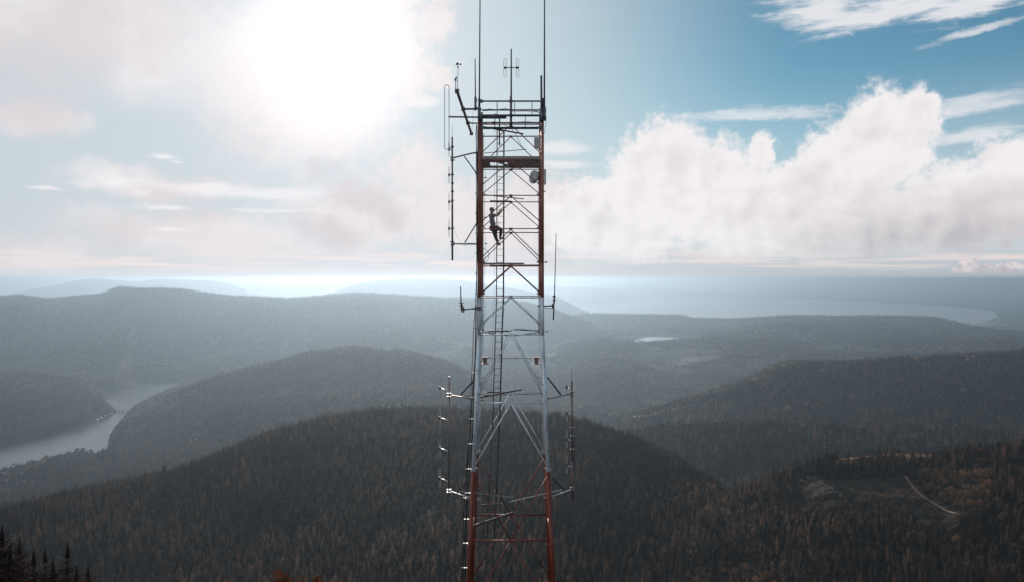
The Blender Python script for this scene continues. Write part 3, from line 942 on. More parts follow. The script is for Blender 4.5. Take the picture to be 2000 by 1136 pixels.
# ------------------------------------------------------------------ the mast and what hangs on it
class MB:
    """collects tubes, bars and plates in world coordinates; build() links them as ONE mesh object"""
    def __init__(s): s.V = []; s.Fc = []
    def tube(s, p, q, r0, r1=None, n=8, cap=True):
        p = Vector(p); q = Vector(q); r1 = r0 if r1 is None else r1
        ax = (q - p).normalized(); a = ax.orthogonal().normalized(); c = ax.cross(a)
        b = len(s.V)
        for o, r in ((p, r0), (q, r1)):
            for k in range(n):
                t = 2 * math.pi * k / n
                s.V.append(o + (a * math.cos(t) + c * math.sin(t)) * r)
        for k in range(n):
            s.Fc.append((b + k, b + (k + 1) % n, b + n + (k + 1) % n, b + n + k))
        if cap:
            s.Fc.append(tuple(b + n - 1 - k for k in range(n))); s.Fc.append(tuple(b + n + k for k in range(n)))
        return s
    def path(s, pts, r, n=6, closed=False):
        """one continuous bent rod"""
        pts = [Vector(p) for p in pts]; m = len(pts); b = len(s.V)
        ref = None
        for i, p in enumerate(pts):
            if closed: t = pts[(i + 1) % m] - pts[(i - 1) % m]
            else: t = pts[min(i + 1, m - 1)] - pts[max(i - 1, 0)]
            t.normalize()
            if ref is None: ref = t.orthogonal().normalized()
            ref = (ref - t * ref.dot(t)).normalized(); c = t.cross(ref)
            for k in range(n):
                a = 2 * math.pi * k / n
                s.V.append(p + (ref * math.cos(a) + c * math.sin(a)) * r)
        for i in range(m if closed else m - 1):
            j = (i + 1) % m
            for k in range(n):
                s.Fc.append((b + i * n + k, b + i * n + (k + 1) % n, b + j * n + (k + 1) % n, b + j * n + k))
        if not closed:
            s.Fc.append(tuple(b + n - 1 - k for k in range(n))); s.Fc.append(tuple(b + (m - 1) * n + k for k in range(n)))
        return s
    def bar(s, p, q, w, h, up=(0, 0, 1)):
        """a flat bar or beam, w across and h along 'up'"""
        p = Vector(p); q = Vector(q); ax = (q - p).normalized()
        sd_ = ax.cross(Vector(up))
        sd_ = sd_.normalized() if sd_.length > 1e-3 else ax.orthogonal().normalized()
        u_ = sd_.cross(ax).normalized()
        b = len(s.V)
        for o in (p, q):
            for a, c in ((-1, -1), (1, -1), (1, 1), (-1, 1)):
                s.V.append(o + sd_ * a * w / 2 + u_ * c * h / 2)
        s.Fc += [(b, b + 3, b + 2, b + 1), (b + 4, b + 5, b + 6, b + 7)] + [(b + k, b + (k + 1) % 4, b + 4 + (k + 1) % 4, b + 4 + k) for k in range(4)]
        return s
    def box(s, c, sx, sy, sz, rz=0.0):
        c = Vector(c); d = Vector((math.sin(rz), math.cos(rz), 0)) * sy / 2
        return s.bar(c - d, c + d, sx, sz)
    def build(s, name, mat, parent=None, smooth=False, bevel=0.0):
        off = Vector(parent.matrix_world.translation) if parent is not None else Vector((0, 0, 0))
        if parent is not None:
            off = world_at(parent)
        me = bpy.data.meshes.new(name)
        me.from_pydata([tuple(v - off) for v in s.V], [], s.Fc)
        if smooth:
            for p in me.polygons: p.use_smooth = len(p.vertices) == 4
        me.materials.append(mat)
        me.update()
        o = link(bpy.data.objects.new(name, me), parent)
        if bevel:
            m = o.modifiers.new('bevel', 'BEVEL'); m.width = bevel; m.segments = 2
        return o


def world_at(o):
    v = Vector((0, 0, 0))
    while o is not None:
        v += o.location; o = o.parent
    return v


def root(name, loc, label, cat, group=None):
    o = bpy.data.objects.new(name, None); C.objects.link(o)
    o.location = loc; o.empty_display_size = .3
    return tag(o, label, cat, group)


Yc = 31.27
XC = -0.045


def zf(py, Y=30.0): return CZ - (py - Y0) / F * Y


def hw(z):
    return 1.275 + max(0.0, 797.56 - z) * 0.0432


def zfront(py):
    """altitude of a level that the near face shows at row py"""
    z = zf(py)
    for _ in range(6): z = zf(py, Yc - hw(z))
    return z


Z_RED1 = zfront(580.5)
Z_RED2 = zfront(917)


def paint_mat(b, p, nt):
    pos = b.node('ShaderNodeNewGeometry').outputs['Position']
    x, y, z = b.sep(pos)
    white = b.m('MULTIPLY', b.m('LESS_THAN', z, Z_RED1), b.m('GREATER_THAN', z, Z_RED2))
    n = b.noise(b.v('MULTIPLY', pos, (3, 3, .7)), 2.2, 6, 0.65)
    n2 = b.noise(pos, 9.0, 5, 0.6)
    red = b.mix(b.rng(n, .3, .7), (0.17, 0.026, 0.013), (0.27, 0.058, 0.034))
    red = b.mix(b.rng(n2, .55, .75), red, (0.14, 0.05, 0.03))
    red = b.mix(b.m('GREATER_THAN', z, Z_RED1), red, b.mix(b.rng(n, .3, .7), (0.27, 0.072, 0.045), (0.40, 0.15, 0.105)))  # upper band lightened toward orange: flare glare painted into the red
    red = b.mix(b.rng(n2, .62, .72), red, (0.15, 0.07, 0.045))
    wh = b.mix(b.rng(n, .42, .66), (0.86, 0.88, 0.90), (0.46, 0.48, 0.50))
    wh = b.mix(b.rng(n2, .60, .72), wh, (0.24, 0.12, 0.075))
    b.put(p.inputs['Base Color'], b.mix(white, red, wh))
    b.put(p.inputs['Roughness'], b.rng(n2, .3, .7, .32, .6))
    p.inputs['Metallic'].default_value = 0.15


def steel(name, c0, c1, rough=.42, metal=.6):
    def f_(b, p, nt):
        pos = b.node('ShaderNodeNewGeometry').outputs['Position']
        n = b.noise(b.v('MULTIPLY', pos, (3, 3, 1)), 3.0, 5, .6)
        b.put(p.inputs['Base Color'], b.mix(b.rng(n, .35, .65), c0, c1))
        b.put(p.inputs['Roughness'], b.rng(n, .3, .7, rough * .8, rough * 1.4))
        p.inputs['Metallic'].default_value = metal
    return material(name, f_)


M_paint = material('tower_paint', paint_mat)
M_galv = steel('galvanised_steel', (0.20, 0.22, 0.24), (0.34, 0.36, 0.38), .6, .4)
M_dark = steel('weathered_steel', (0.055, 0.055, 0.06), (0.12, 0.105, 0.10), .62, .35)
M_rust = steel('rusty_steel', (0.20, 0.11, 0.08), (0.34, 0.22, 0.17), .5, .3)
M_alu = steel('bright_aluminium', (0.55, 0.52, 0.50), (0.72, 0.68, 0.65), .3, .8)
M_copper = steel('brown_rod', (0.20, 0.13, 0.105), (0.30, 0.20, 0.165), .4, .5)
M_rubber = material('black_cable', base_color=(0.014, 0.014, 0.016), roughness=.5)
M_fibre = steel('pale_fibreglass', (0.50, 0.50, 0.49), (0.62, 0.61, 0.60), .5, 0)
M_clamp = steel('clamp_steel', (0.10, 0.10, 0.11), (0.22, 0.21, 0.21), .4, .6)

tower = root('lattice_mast', (XC, Yc, float(height(0, Yc))), 'red and white four-legged lattice radio mast rising out of the forested hills in the middle', 'radio mast')
TB = world_at(tower).z


def corner(sx, sy, z):
    h = hw(z)
    return Vector((XC + sx * h, Yc + sy * h, z))


Z_TOP = zfront(236)
Z_JOINT = [zfront(515), Z_RED1, zfront(654), zfront(786), Z_RED2, zfront(1055), 786.7, 781, 775.5]
leg_breaks = [TB - .5, 786.0, Z_RED2, zfront(654), Z_TOP]
for sx in (-1, 1):
    for sy in (-1, 1):
        m = MB()
        zs = [Z_TOP, zfront(515), Z_RED1, zfront(654), Z_RED2, 786, TB - .6]
        rs = [.060, .062, .066, .072, .078, .088, .10, .11]
        for i in range(len(zs) - 1):
            m.tube(corner(sx, sy, zs[i]), corner(sx, sy, zs[i + 1]), rs[i], rs[i + 1] if i != 3 else .078, n=14)
        # backing angle along the inside of the leg
        for i in range(len(zs) - 1):
            off = Vector((-sx * .085, -sy * .02, 0))
            m.bar(corner(sx, sy, zs[i]) + off, corner(sx, sy, zs[i + 1]) + off, .012, .05, (0, 1, 0))
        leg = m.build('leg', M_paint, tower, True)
        for zj in (zfront(581.5), Z_RED2, zfront(1063), 781.0):
            c = corner(sx, sy, zj)
            fm = MB().tube(c + Vector((0, 0, .03)), c - Vector((0, 0, .004)), .118, n=14).tube(c - Vector((0, 0, .008)), c - Vector((0, 0, .042)), .118, n=14)
            for k in range(8):
                a = math.pi * k / 4 + .2
                d = Vector((math.cos(a), math.sin(a), 0)) * .098
                fm.tube(c + d + Vector((0, 0, .062)), c + d - Vector((0, 0, .075)), .012, n=6)
            if zj == zfront(581.5): continue
            fm.build('flange', M_alu if zj == Z_RED2 else M_paint, leg)

# levels: apex rows and foot rows of the near face
apex = [243, 313, 382, 447, 518, 581, 653, 786]
foot = [303, 366, 437, 508, 575, 638, 778, 913]
faces = [(-1, -1, 1, -1), (-1, 1, 1, 1), (-1, -1, -1, 1), (1, -1, 1, 1)]     # near, far, left, right


def inset(a, b, d):
    v = (b - a).normalized()
    return a + v * d, b - v * d


def gusset(c, face_dir, r=.075):
    n = Vector((face_dir.y, -face_dir.x, 0)).normalized()
    m = MB()
    pts = [face_dir * -r + Vector((0, 0, r * .5)), face_dir * r + Vector((0, 0, r * .5)), face_dir * r * .7 - Vector((0, 0, r)), face_dir * -r * .7 - Vector((0, 0, r))]
    b = 0
    for s in (-1, 1):
        for q in pts: m.V.append(c + q + n * s * .006)
    m.Fc = [(3, 2, 1, 0), (4, 5, 6, 7)] + [(k, (k + 1) % 4, 4 + (k + 1) % 4, 4 + k) for k in range(4)]
    return m


for fi, (ax_, ay_, bx2, by2) in enumerate(faces):
    for i in range(8):
        za, zt = zfront(apex[i]), zfront(foot[i])
        A1, B1 = corner(ax_, ay_, za), corner(bx2, by2, za)
        mid = (A1 + B1) / 2
        fd = (B1 - A1).normalized()
        thick = .019 if i < 6 else .027
        p, q = inset(A1, B1, .06)
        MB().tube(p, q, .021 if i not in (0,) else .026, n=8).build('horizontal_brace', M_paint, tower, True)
        for sx, sy, s in ((ax_, ay_, -1), (bx2, by2, 1)):
            ft = corner(sx, sy, zt)
            p, q = inset(mid + fd * s * .03 - Vector((0, 0, .05)), ft, .03)
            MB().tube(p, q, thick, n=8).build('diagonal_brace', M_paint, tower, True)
            g_ = gusset(ft - fd * s * .10, fd, .05); g_.build('gusset_plate', M_paint, tower)
        gusset(mid, fd).build('gusset_plate', M_paint, tower)
    # crossed bays further down
    nodes = [zfront(925), zfront(1055), 786.7, 783.9, 780.9, 777.7, 774.3, 770.8]
    for i in range(len(nodes) - 1):
        z1, z2 = nodes[i], nodes[i + 1]
        for s, (sx, sy) in ((-1, (ax_, ay_)), (1, (bx2, by2))):
            if i % 2 == 0: p, q = corner(sx, sy, z1), (corner(ax_, ay_, z2) + corner(bx2, by2, z2)) / 2
            else: q, p = corner(sx, sy, z2), (corner(ax_, ay_, z1) + corner(bx2, by2, z1)) / 2
            p, q = inset(p, q, .05)
            if i < 4: MB().tube(p, q, .024, n=8).build('diagonal_brace', M_paint, tower, True)
        if i % 2 == 0:
            A1, B1 = corner(ax_, ay_, z2), corner(bx2, by2, z2)
            if i < 4:
                p, q = inset(A1, B1, .08)
                MB().tube(p, q, .036, n=8).build('horizontal_brace', M_paint, tower, True)
                gusset((A1 + B1) / 2, (B1 - A1).normalized(), .10).build('gusset_plate', M_paint, tower)

# top frame
zt1, zt2 = zf(198), zf(226)


def Q(px, py, Y=30.0): return P(px, py, Y)


for sx in (-1, 1):
    for sy in (-1, 1):
        c = corner(sx, sy, Z_TOP)
        MB().tube(c, Vector((c.x, c.y, zt1 + .12)), .045, n=10).build('corner_post', M_dark, tower, True)
for zz, r in ((zt1, .033), (zt2, .045)):
    for (ax_, ay_, bx2, by2) in faces:
        if zz == zt1 and ay_ != -1 and by2 != -1: zz_ = zz + .22
        elif zz == zt1 and ax_ == bx2: continue
        else: zz_ = zz
        a = corner(ax_, ay_, 806); b_ = corner(bx2, by2, 806)
        a.z = b_.z = zz_
        MB().tube(a, b_, r, n=10).build('top_rail', M_dark, tower, True)
a = corner(-1, 1, 806); b_ = corner(1, 1, 806)
for yy, r in ((240, .030), (249.5, .032)):
    z_ = zf(yy, 32.5 if yy < 245 else 30.0); Yd = 32.5 if yy < 245 else 30.0
    MB().tube(Vector((a.x, Yd, z_)), Vector((b_.x, Yd, z_)), r, n=10).build('top_rail', M_dark, tower, True)
for px, py, Y in ((940, 198, 29.98), (998, 198, 29.98), (1058, 198, 29.98), (940, 226, 29.98), (998, 226, 29.98), (1056, 226, 29.98), (968, 226, 29.98), (1055, 249.5, 29.98), (942, 249.5, 29.98)):
    MB().box(Q(px, py, Y), .13, .14, .11).build('pipe_clamp', M_clamp, tower)
for px, y0_, y1_, Y in ((971, 200, 224, 29.93), (1005, 200, 224, 29.93), (1039, 200, 224, 29.93), (966.5, 229, 250, 29.93), (1026, 229, 250, 29.93)):
    m = MB(); z0 = zf(y0_); z1 = zf(y1_); x_ = (px - 1000) / F * Y
    for s in (-1, 1): m.bar((x_ + s * .016, Y, z0), (x_ + s * .016, Y, z1), .010, .012, (0, 1, 0))
    k = 0
    while z0 - k * .05 > z1:
        m.bar((x_ - .02, Y, z0 - k * .05), (x_ + .02, Y, z0 - k * .05), .012, .022); k += 1
    m.build('perforated_strip', M_dark, tower)
MB().tube(Q(975.5, 228, 31), Q(975.5, 285, 31), .028, n=8).build('inner_pipe', M_dark, tower, True)

# struts that tie the antenna arms through the mast
for (x0, y0_, d0), (x1, y1_, d1), w, mt in (
        ((943, 248, 30.05), (1022, 262, 31.5), .07, M_dark), ((945, 299.5, 31.2), (1027, 292, 30.3), .035, M_dark),
        ((945, 380.5, 30.05), (1023, 389, 31.7), .05, M_rust), ((941, 515, 30.05), (1023, 515, 31.4), .085, M_galv),
        ((946, 648, 30.2), (992, 655, 31.0), .05, M_dark), ((1005, 641.5, 31.3), (1055, 646, 30.2), .05, M_dark), ((1005, 655, 31.0), (1056, 648, 30.2), .04, M_dark),
        ((938, 775, 29.85), (1018, 760, 32.1), .08, M_dark), ((905, 772, 30.7), (1060, 768, 30.3), .035, M_dark),
        ((922, 1027, 29.7), (1003, 1000, 31.4), .10, M_dark), ((895, 958, 31.2), (1003, 971, 31.9), .04, M_galv), ((993, 980, 31.5), (1098, 956, 32.3), .045, M_galv),
        ((950, 699, 31.5), (1045, 699, 31.5), .035, M_rust)):
    m = MB(); p, q = Q(x0, y0_, d0), Q(x1, y1_, d1)
    m.bar(p, q, w * .45, w * .8)
    m.build('strut', mt, tower)

# grated rest platform inside the mast
zp = zf(305.5)
h_ = hw(zp) - .03
plat = MB()
for s in (-1, 1):
    plat.bar((XC - h_, Yc + s * h_, zp - .05), (XC + h_, Yc + s * h_, zp - .05), .05, .11)
    plat.bar((XC + s * h_, Yc - h_ + .03, zp - .05), (XC + s * h_, Yc + h_ - .03, zp - .05), .05, .11)
M_plat = steel('faded_grey_steel', (0.30, 0.24, 0.22), (0.46, 0.40, 0.37), .55, .2)
platform = plat.build('platform_frame', M_plat, tower)
gr = MB()
nb = 42
for i in range(nb):
    x_ = XC - h_ + .03 + (2 * h_ - .06) * (i + .5) / nb
    y1_ = Yc + h_ - .03
    if -.93 < x_ < -.18: y1_ = Yc - .30          # opening for the ladder
    gr.bar((x_, Yc - h_ + .03, zp - .02), (x_, y1_, zp - .02), .012, .045)
for i in range(20):
    yy = Yc - h_ + .08 + (2 * h_ - .16) * i / 19
    if yy > Yc - .30:
        gr.bar((XC - h_ + .03, yy, zp - .03), (-.93, yy, zp - .03), .012, .02); gr.bar((-.18, yy, zp - .03), (XC + h_ - .03, yy, zp - .03), .012, .02)
    else: gr.bar((XC - h_ + .03, yy, zp - .03), (XC + h_ - .03, yy, zp - .03), .012, .02)
gr.bar((-.95, Yc - .31, zp - .05), (-.15, Yc - .31, zp - .05), .03, .1)
grate = gr.build('grating', M_plat, platform)
if True:
    m = MB()
    for (xa, ya), (xb, yb) in (((-.6, -1), (.1, 1)), ((1.0, -1), (.3, 1)), ((.2, -1), (.2, 1))):
        m.bar((XC + xa * 1.2, Yc + ya * 1.2, zp - .13), (XC + xb * 1.2, Yc + yb * 1.2, zp - .11), .05, .06)
    m.build('joist', M_plat, platform)

# paired plates bolted to the inside of the near legs, low down
for px, s in ((947, -1), (1048, 1)):
    c = Q(px, 704, 30.1)
    m = MB()
    m.box(c + Vector((0, 0, .11)), .34, .30, .025).box(c + Vector((0, 0, .14)), .22, .22, .03)
    m.box(c - Vector((-s * .02, 0, .12)), .32, .28, .025).box(c + Vector((-s * .01, -.02, 0)), .14, .12, .21)
    m.tube(c + Vector((s * .04, 0, .11)), c + Vector((s * .04, 0, -.12)), .03, n=8)
    m.build('plate_bracket', M_rust, tower)
# pegs and step bolts on the legs
for px, py, w in ((948, 347, 5), (948, 425, 6), (949, 476, 5), (1063, 374, 5), (934, 374, 4), (1066, 512, 6), (932, 512, 5), (1052, 597, 5), (1068, 647, 7), (944, 737, 5), (1053, 736, 4), (943, 781, 5), (1053, 780, 4), (934, 973, 4), (1064, 971, 4), (1067, 513, 3)):
    c = Q(px, py, 30.0)
    MB().tube(c - Vector((w / 2 * .0207, 0, 0)), c + Vector((w / 2 * .0207, 0, 0)), .022, n=8).build('step_bolt', M_rust if py < 800 else M_alu, tower)

# ---- ladder (two rails, rungs) fixed inside the mast
lr = [(971.0, 250, 31.70), (970.5, 400, 31.70), (969.8, 580, 31.70), (967.5, 650, 31.66), (963.2, 796, 31.6), (958.5, 900, 31.55), (947.5, 1110, 31.5), (930, 1400, 31.4), (905, 2050, 31.3)]
rr_ = [(984.2, 256, 31.98), (984.0, 400, 31.98), (983.3, 580, 31.98), (980.6, 650, 31.94), (976.6, 796, 31.88), (972.2, 900, 31.83), (961.5, 1110, 31.78), (946, 1400, 31.7), (925, 2050, 31.6)]
lp = [Q(*t) for t in lr]; rp = [Q(*t) for t in rr_]
ladder_anchor = bpy.data.objects.new('ladder', None); link(ladder_anchor, tower)
MB().path(lp, .022, 8).build('rail', M_dark, ladder_anchor, True)
MB().path(rp, .032, 8).build('rail', M_dark, ladder_anchor, True)


def on_path(pts, z):
    for a_, b2 in zip(pts, pts[1:]):
        if a_.z >= z >= b2.z:
            t = (a_.z - z) / (a_.z - b2.z)
            return a_.lerp(b2, t)
    return None


z_ = lp[0].z - .1; nr = 0
rung_z = []
while z_ > zf(1150, 31.7) and nr < 95:
    a_, b2 = on_path(lp, z_), on_path(rp, z_)
    if a_ is not None and b2 is not None:
        MB().tube(a_, b2, .0085, n=6).build('rung', M_dark, ladder_anchor)
        rung_z.append(z_)
    z_ -= .282; nr += 1
MB().path([p + Vector((-.10, -.03, 0)) for p in lp], .005, 5).build('safety_cable', M_dark, ladder_anchor)
for py in (392, 520, 647, 766, 985):
    z_ = zf(py, 31.7); a_, b2 = on_path(lp, z_), on_path(rp, z_)
    if a_: MB().bar(a_ + Vector((-.3, .15, 0)), b2 + Vector((.3, .0, 0)), .03, .05).build('ladder_bracket', M_dark, ladder_anchor)


# ------------------------------------------------------------------ cable run down the left legs
cab = root('cable_run', Q(931, 900, 30.0), 'black coaxial cables clamped to the outside of the left legs of the mast', 'cable')
for off, r, yo in ((0, .017, 30.0), (-2.6, .014, 30.05), (3.0, .019, 29.95)):
    pts = []
    for py, px in ((236, 935), (246, 932), (262, 930.6), (290, 931.5), (310, 931.6), (420, 931.8), (560, 931.5), (585, 930), (640, 928.5), (700, 926.5), (760, 922.5), (850, 919), (905, 914), (920, 913), (1000, 909.5), (1140, 904.5), (1400, 893), (2000, 873)):
        o_ = off * (1 if py > 590 else .35)
        pts.append(Q(px + o_ + (1.2 * math.sin(py * .02 + off) if py > 240 else 0), py, yo))
    MB().path(pts, r, 6).build('cable', M_rubber, cab, True)
for py in list(range(300, 600, 39)) + [640, 682, 727, 775, 817, 866, 915, 962, 1013, 1060, 1108]:
    px = np.interp(py, [236, 310, 560, 640, 700, 760, 850, 905, 1000, 1140], [935, 931.6, 931.5, 928.5, 926.5, 922.5, 919, 914, 909.5, 904.5])
    c = Q(px, py, 30.0)
    MB().bar(c + Vector((-.075, 0, 0)), c + Vector((.16, 0, 0)), .05, .022).tube(c + Vector((-.06, -.03, .0)), c + Vector((-.06, .05, 0)), .02, n=6).build('cable_clamp', M_alu if py > 640 else M_dark, cab)
loopc = root('loose_cable', Q(947, 500, 30.2), 'thin slack cable looped beside the upper left legs of the mast', 'cable')
MB().path([Q(px, py, 30.3) for px, py in ((944, 485), (950, 488), (955, 496), (954, 505), (949, 513), (945, 518))], .010, 5).path(
    [Q(px, py, 30.3) for px, py in ((946, 318), (948.5, 345), (946.5, 400), (948, 480), (946.5, 540), (948, 600), (946, 640))], .005, 4).build('cable', M_rubber, loopc)
tc_ = root('top_cables', Q(998, 214, 32.4), 'sagging black cables strung along the upper rails of the mast head', 'cable')
MB().path([Q(px, py, 32.4) for px, py in ((943, 216), (955, 213.5), (970, 215), (988, 212.5), (1000, 216), (1020, 215), (1040, 216), (1056, 220))], .014, 5).path(
    [Q(px, py, 32.4) for px, py in ((943, 217), (960, 216), (985, 215), (1005, 218), (1030, 217.5), (1056, 220))], .012, 5).path(
    [Q(px, py, 31.9) for px, py in ((943, 243), (965, 238), (985, 241), (1000, 239.5), (1030, 238), (1057, 241))], .010, 5).path(
    [Q(px, py, 31.0) for px, py in ((960, 241), (985, 244), (1000, 253), (1010, 268), (1018, 285), (1024, 292))], .010, 5).path(
    [Q(px, py, 30.2) for px, py in ((1064, 226), (1067, 234), (1065.5, 246), (1063, 262))], .008, 5).build('cable', M_rubber, tc_)


# ------------------------------------------------------------------ antennas
def stadium(cx, cy0, cy1, w, Y, yaw=0.0, n=7):
    """points of an upright closed loop (photo rows cy0..cy1, width w photo px)"""
    top, bot = Q(cx, cy0, Y), Q(cx, cy1, Y)
    r = w / 2 * Y / F
    d = Vector((math.cos(yaw), math.sin(yaw), 0))
    pts = []
    for k in range(n + 1):
        a = math.pi * k / n
        pts.append(top + d * r * math.cos(a) + Vector((0, 0, r * math.sin(a) - r)))
    for k in range(n + 1):
        a = math.pi + math.pi * k / n
        pts.append(bot + d * r * math.cos(a) + Vector((0, 0, r * math.sin(a) + r)))
    return pts


def whip(name, px0, y0_, px1, y1_, Y, r0, r1, label, mat=None, cat='antenna', base=True):
    t = root(name, Q(px1, y1_, Y), label, cat)
    MB().tube(Q(px1, y1_, Y), Q(px0, y0_, Y), r0, r1, n=8).build('rod', mat or M_dark, t, True)
    if base:
        c = Q(px1, y1_, Y)
        MB().tube(c, c + Vector((0, 0, .55)), r0 * 1.8, n=10).build('sleeve', M_clamp, t, True)
        for dz in (.12, .42): MB().box(c + Vector((.02, 0, dz)), .12, .10, .05).build('clamp', M_clamp, t)
    return t


whip('whip_antenna', 938, -60, 936, 236, 29.9, .034, .018, 'very long whip antenna rising from the left corner of the mast head')
whip('whip_antenna', 1063.6, -60, 1063.2, 236, 29.9, .038, .020, 'very long whip antenna rising from the right corner of the mast head')
whip('whip_antenna', 928, 115, 928.6, 216, 30.6, .028, .018, 'short whip antenna left of the long left whip on the mast head')
whip('pipe_mast', 1057.2, 148, 1057.6, 238, 29.85, .045, .040, 'short capped pipe just inside the long right whip on the mast head', cat='pipe')

t = root('dipole_antenna', Q(998, 250, 29.85), 'dark centre mast with two folded dipoles on a crossbar, topmost on the mast head', 'antenna')
MB().tube(Q(998, 250, 29.85), Q(998, 188, 29.85), .045, n=10).tube(Q(998.5, 190, 29.85), Q(998.5, 96, 29.85), .034, .026, n=10).build('mast', M_dark, t, True)
MB().tube(Q(986, 132.7, 29.85), Q(1011, 132.7, 29.85), .018, n=8).build('crossbar', M_dark, t, True)
for px in (986.5, 1010.8):
    lo = MB().path(stadium(px, 115, 151, 5.6, 29.85, .5), .0075, 6, True).build('folded_dipole', M_dark, t, True)
    MB().box(Q(px, 132.7, 29.85), .10, .06, .075).build('feed_block', M_rubber, lo)

t = root('loop_antenna', Q(878, 229, 30.2), 'tall narrow bare loop antenna on a long boom at the upper left of the mast', 'antenna')
MB().path(stadium(872.7, 166, 292, 8.6, 30.2, .0, 9), .013, 8, True).build('folded_dipole', M_copper, t, True)
MB().tube(Q(876, 228.5, 30.2), Q(942, 229.5, 30.0), .034, n=10).tube(Q(942, 229.5, 30.0), Q(989, 229.5, 29.9), .060, n=10).build('boom', M_dark, t, True)
MB().tube(Q(877, 290, 30.2), Q(883, 287, 30.9), .016, n=6).build('lower_stay', M_dark, t)

# weather instruments on a long level beam
t = root('weather_station', Q(905, 213, 29.7), 'long level beam with wind cups and vane on thin rods, left of the mast head', 'weather station')
zb = 806.78
MB().bar((-1.99, 26.8, zb), (-1.90, 34.9, zb), .085, .085).build('beam', M_rust, t)
MB().tube((-1.95, 29.75, zb), (XC - 1.2, 29.9, zb + .05), .038, n=8).build('stub_arm', M_dark, t, True)
MB().tube((-1.93, 32.4, zb), (XC - 1.2, 32.5, zb), .032, n=8).build('stub_arm', M_dark, t, True)
for y_, x_ in ((26.9, -1.99), (29.75, -1.955), (32.4, -1.93), (34.8, -1.90)):
    MB().box((x_, y_, zb), .15, .15, .13).build('bracket', M_clamp, t)
c0 = Q(893.6, 180, 26.9); c1 = Q(894.8, 125.5, 26.9)
MB().tube(c0, c1, .014, .009, n=6).build('instrument_rod', M_galv, t, True)
cu = MB()
for k in range(3):
    a = 2.1 * k + .1
    e = c1 + Vector((math.cos(a) * .085, math.sin(a) * .085, 0))
    cu.tube(c1, e, .005, n=5).tube(e + Vector((-math.sin(a) * .03, math.cos(a) * .03, 0)), e - Vector((-math.sin(a) * .03, math.cos(a) * .03, 0)), .036, .008, n=8)
cu.tube(c1 - Vector((0, 0, .03)), c1 + Vector((0, 0, .04)), .02, n=8)
cu.build('wind_cups', M_rubber, t)
MB().tube(Q(894.4, 133, 26.9), Q(894.4, 130, 26.9), .024, n=8).build('sensor_collar', M_rubber, t)
c2 = Q(890, 175, 26.7); c3 = Q(890.2, 155, 26.7)
MB().path([Q(894, 183, 26.8), c2, c3], .014, 6).build('side_rod', M_dark, t)
MB().bar(Q(888.5, 157, 26.7), Q(892, 150.5, 26.7), .012, .05).tube(c3, c3 - Vector((0, 0, .07)), .028, n=8).build('wind_vane', M_rubber, t)
MB().path([Q(924, 216, 29.9), Q(923.5, 235, 32.3), Q(922, 250, 33.5), Q(921, 259, 34.6)], .006, 4).build('stay_wire', M_dark, t)


def dipole_bay(t, lx, y_top, y_bot, wpx, Yl, mx, my_, Ym, mat_l, mat_b, yaw=.9, r=.0095):
    lo = MB().path(stadium(lx, y_top, y_bot, wpx, Yl, yaw), r, 6, True).build('folded_dipole', mat_l, t, True)
    cy = (y_top + y_bot) / 2
    MB().box(Q(lx, cy, Yl), .07, .07, .12).build('feed_block', M_rubber, lo)
    MB().tube(Q(lx, cy, Yl), Q(mx, my_, Ym), .018, n=8).build('dipole_boom', mat_b, t, True)


def clamp(t, px, py, Y, s=.13):
    MB().box(Q(px, py, Y), s, s, .05).build('clamp', M_clamp, t)


# left, upper: four faint dipoles
t = root('dipole_array', Q(883.5, 508, 31.2), 'slim dipole array upright on two arms, left of the climber on the upper mast', 'antenna')
MB().tube(Q(883.5, 509, 31.2), Q(883.3, 400, 31.2), .040, n=10).tube(Q(883.3, 400, 31.2), Q(883.2, 268, 31.2), .034, n=10).build('mast', M_dark, t, True)
MB().tube(Q(883.4, 268, 31.2), Q(883.4, 245, 31.2), .006, n=5).build('lightning_spike', M_dark, t)
MB().path([Q(886, 308.5, 31.2), Q(905, 303.5, 30.8), Q(922, 299.5, 30.3), Q(936, 297.5, 30.0)], .034, 8).build('arm', M_rust, t, True)
MB().tube(Q(884, 476.3, 31.2), Q(940, 477, 30.0), .032, n=8).build('arm', M_dark, t, True)
MB().bar(Q(907, 306, 30.7), Q(933, 342, 30.0), .035, .035).build('brace', M_dark, t)
MB().bar(Q(908, 474, 30.7), Q(934, 431, 30.0), .035, .035).build('brace', M_rust, t)
for py in (287, 308, 313, 341, 358, 374, 392, 446, 473, 479): clamp(t, 883.6, py, 31.2, .16 if py in (308, 313, 473, 479) else .13)
for yt, yb in ((278, 306), (326, 358), (378, 411), (430, 463)):
    dipole_bay(t, 877, yt, yb, 3.6, 31.5, 883, (yt + yb) / 2, 31.2, M_fibre, M_dark, 1.15, .007)
MB().path([Q(887, 440, 31.1), Q(889, 455, 31.1), Q(897, 470, 31), Q(905, 480, 30.8), (Q(913, 479, 30.6))], .005, 4).build('feed_cable', M_rubber, t)

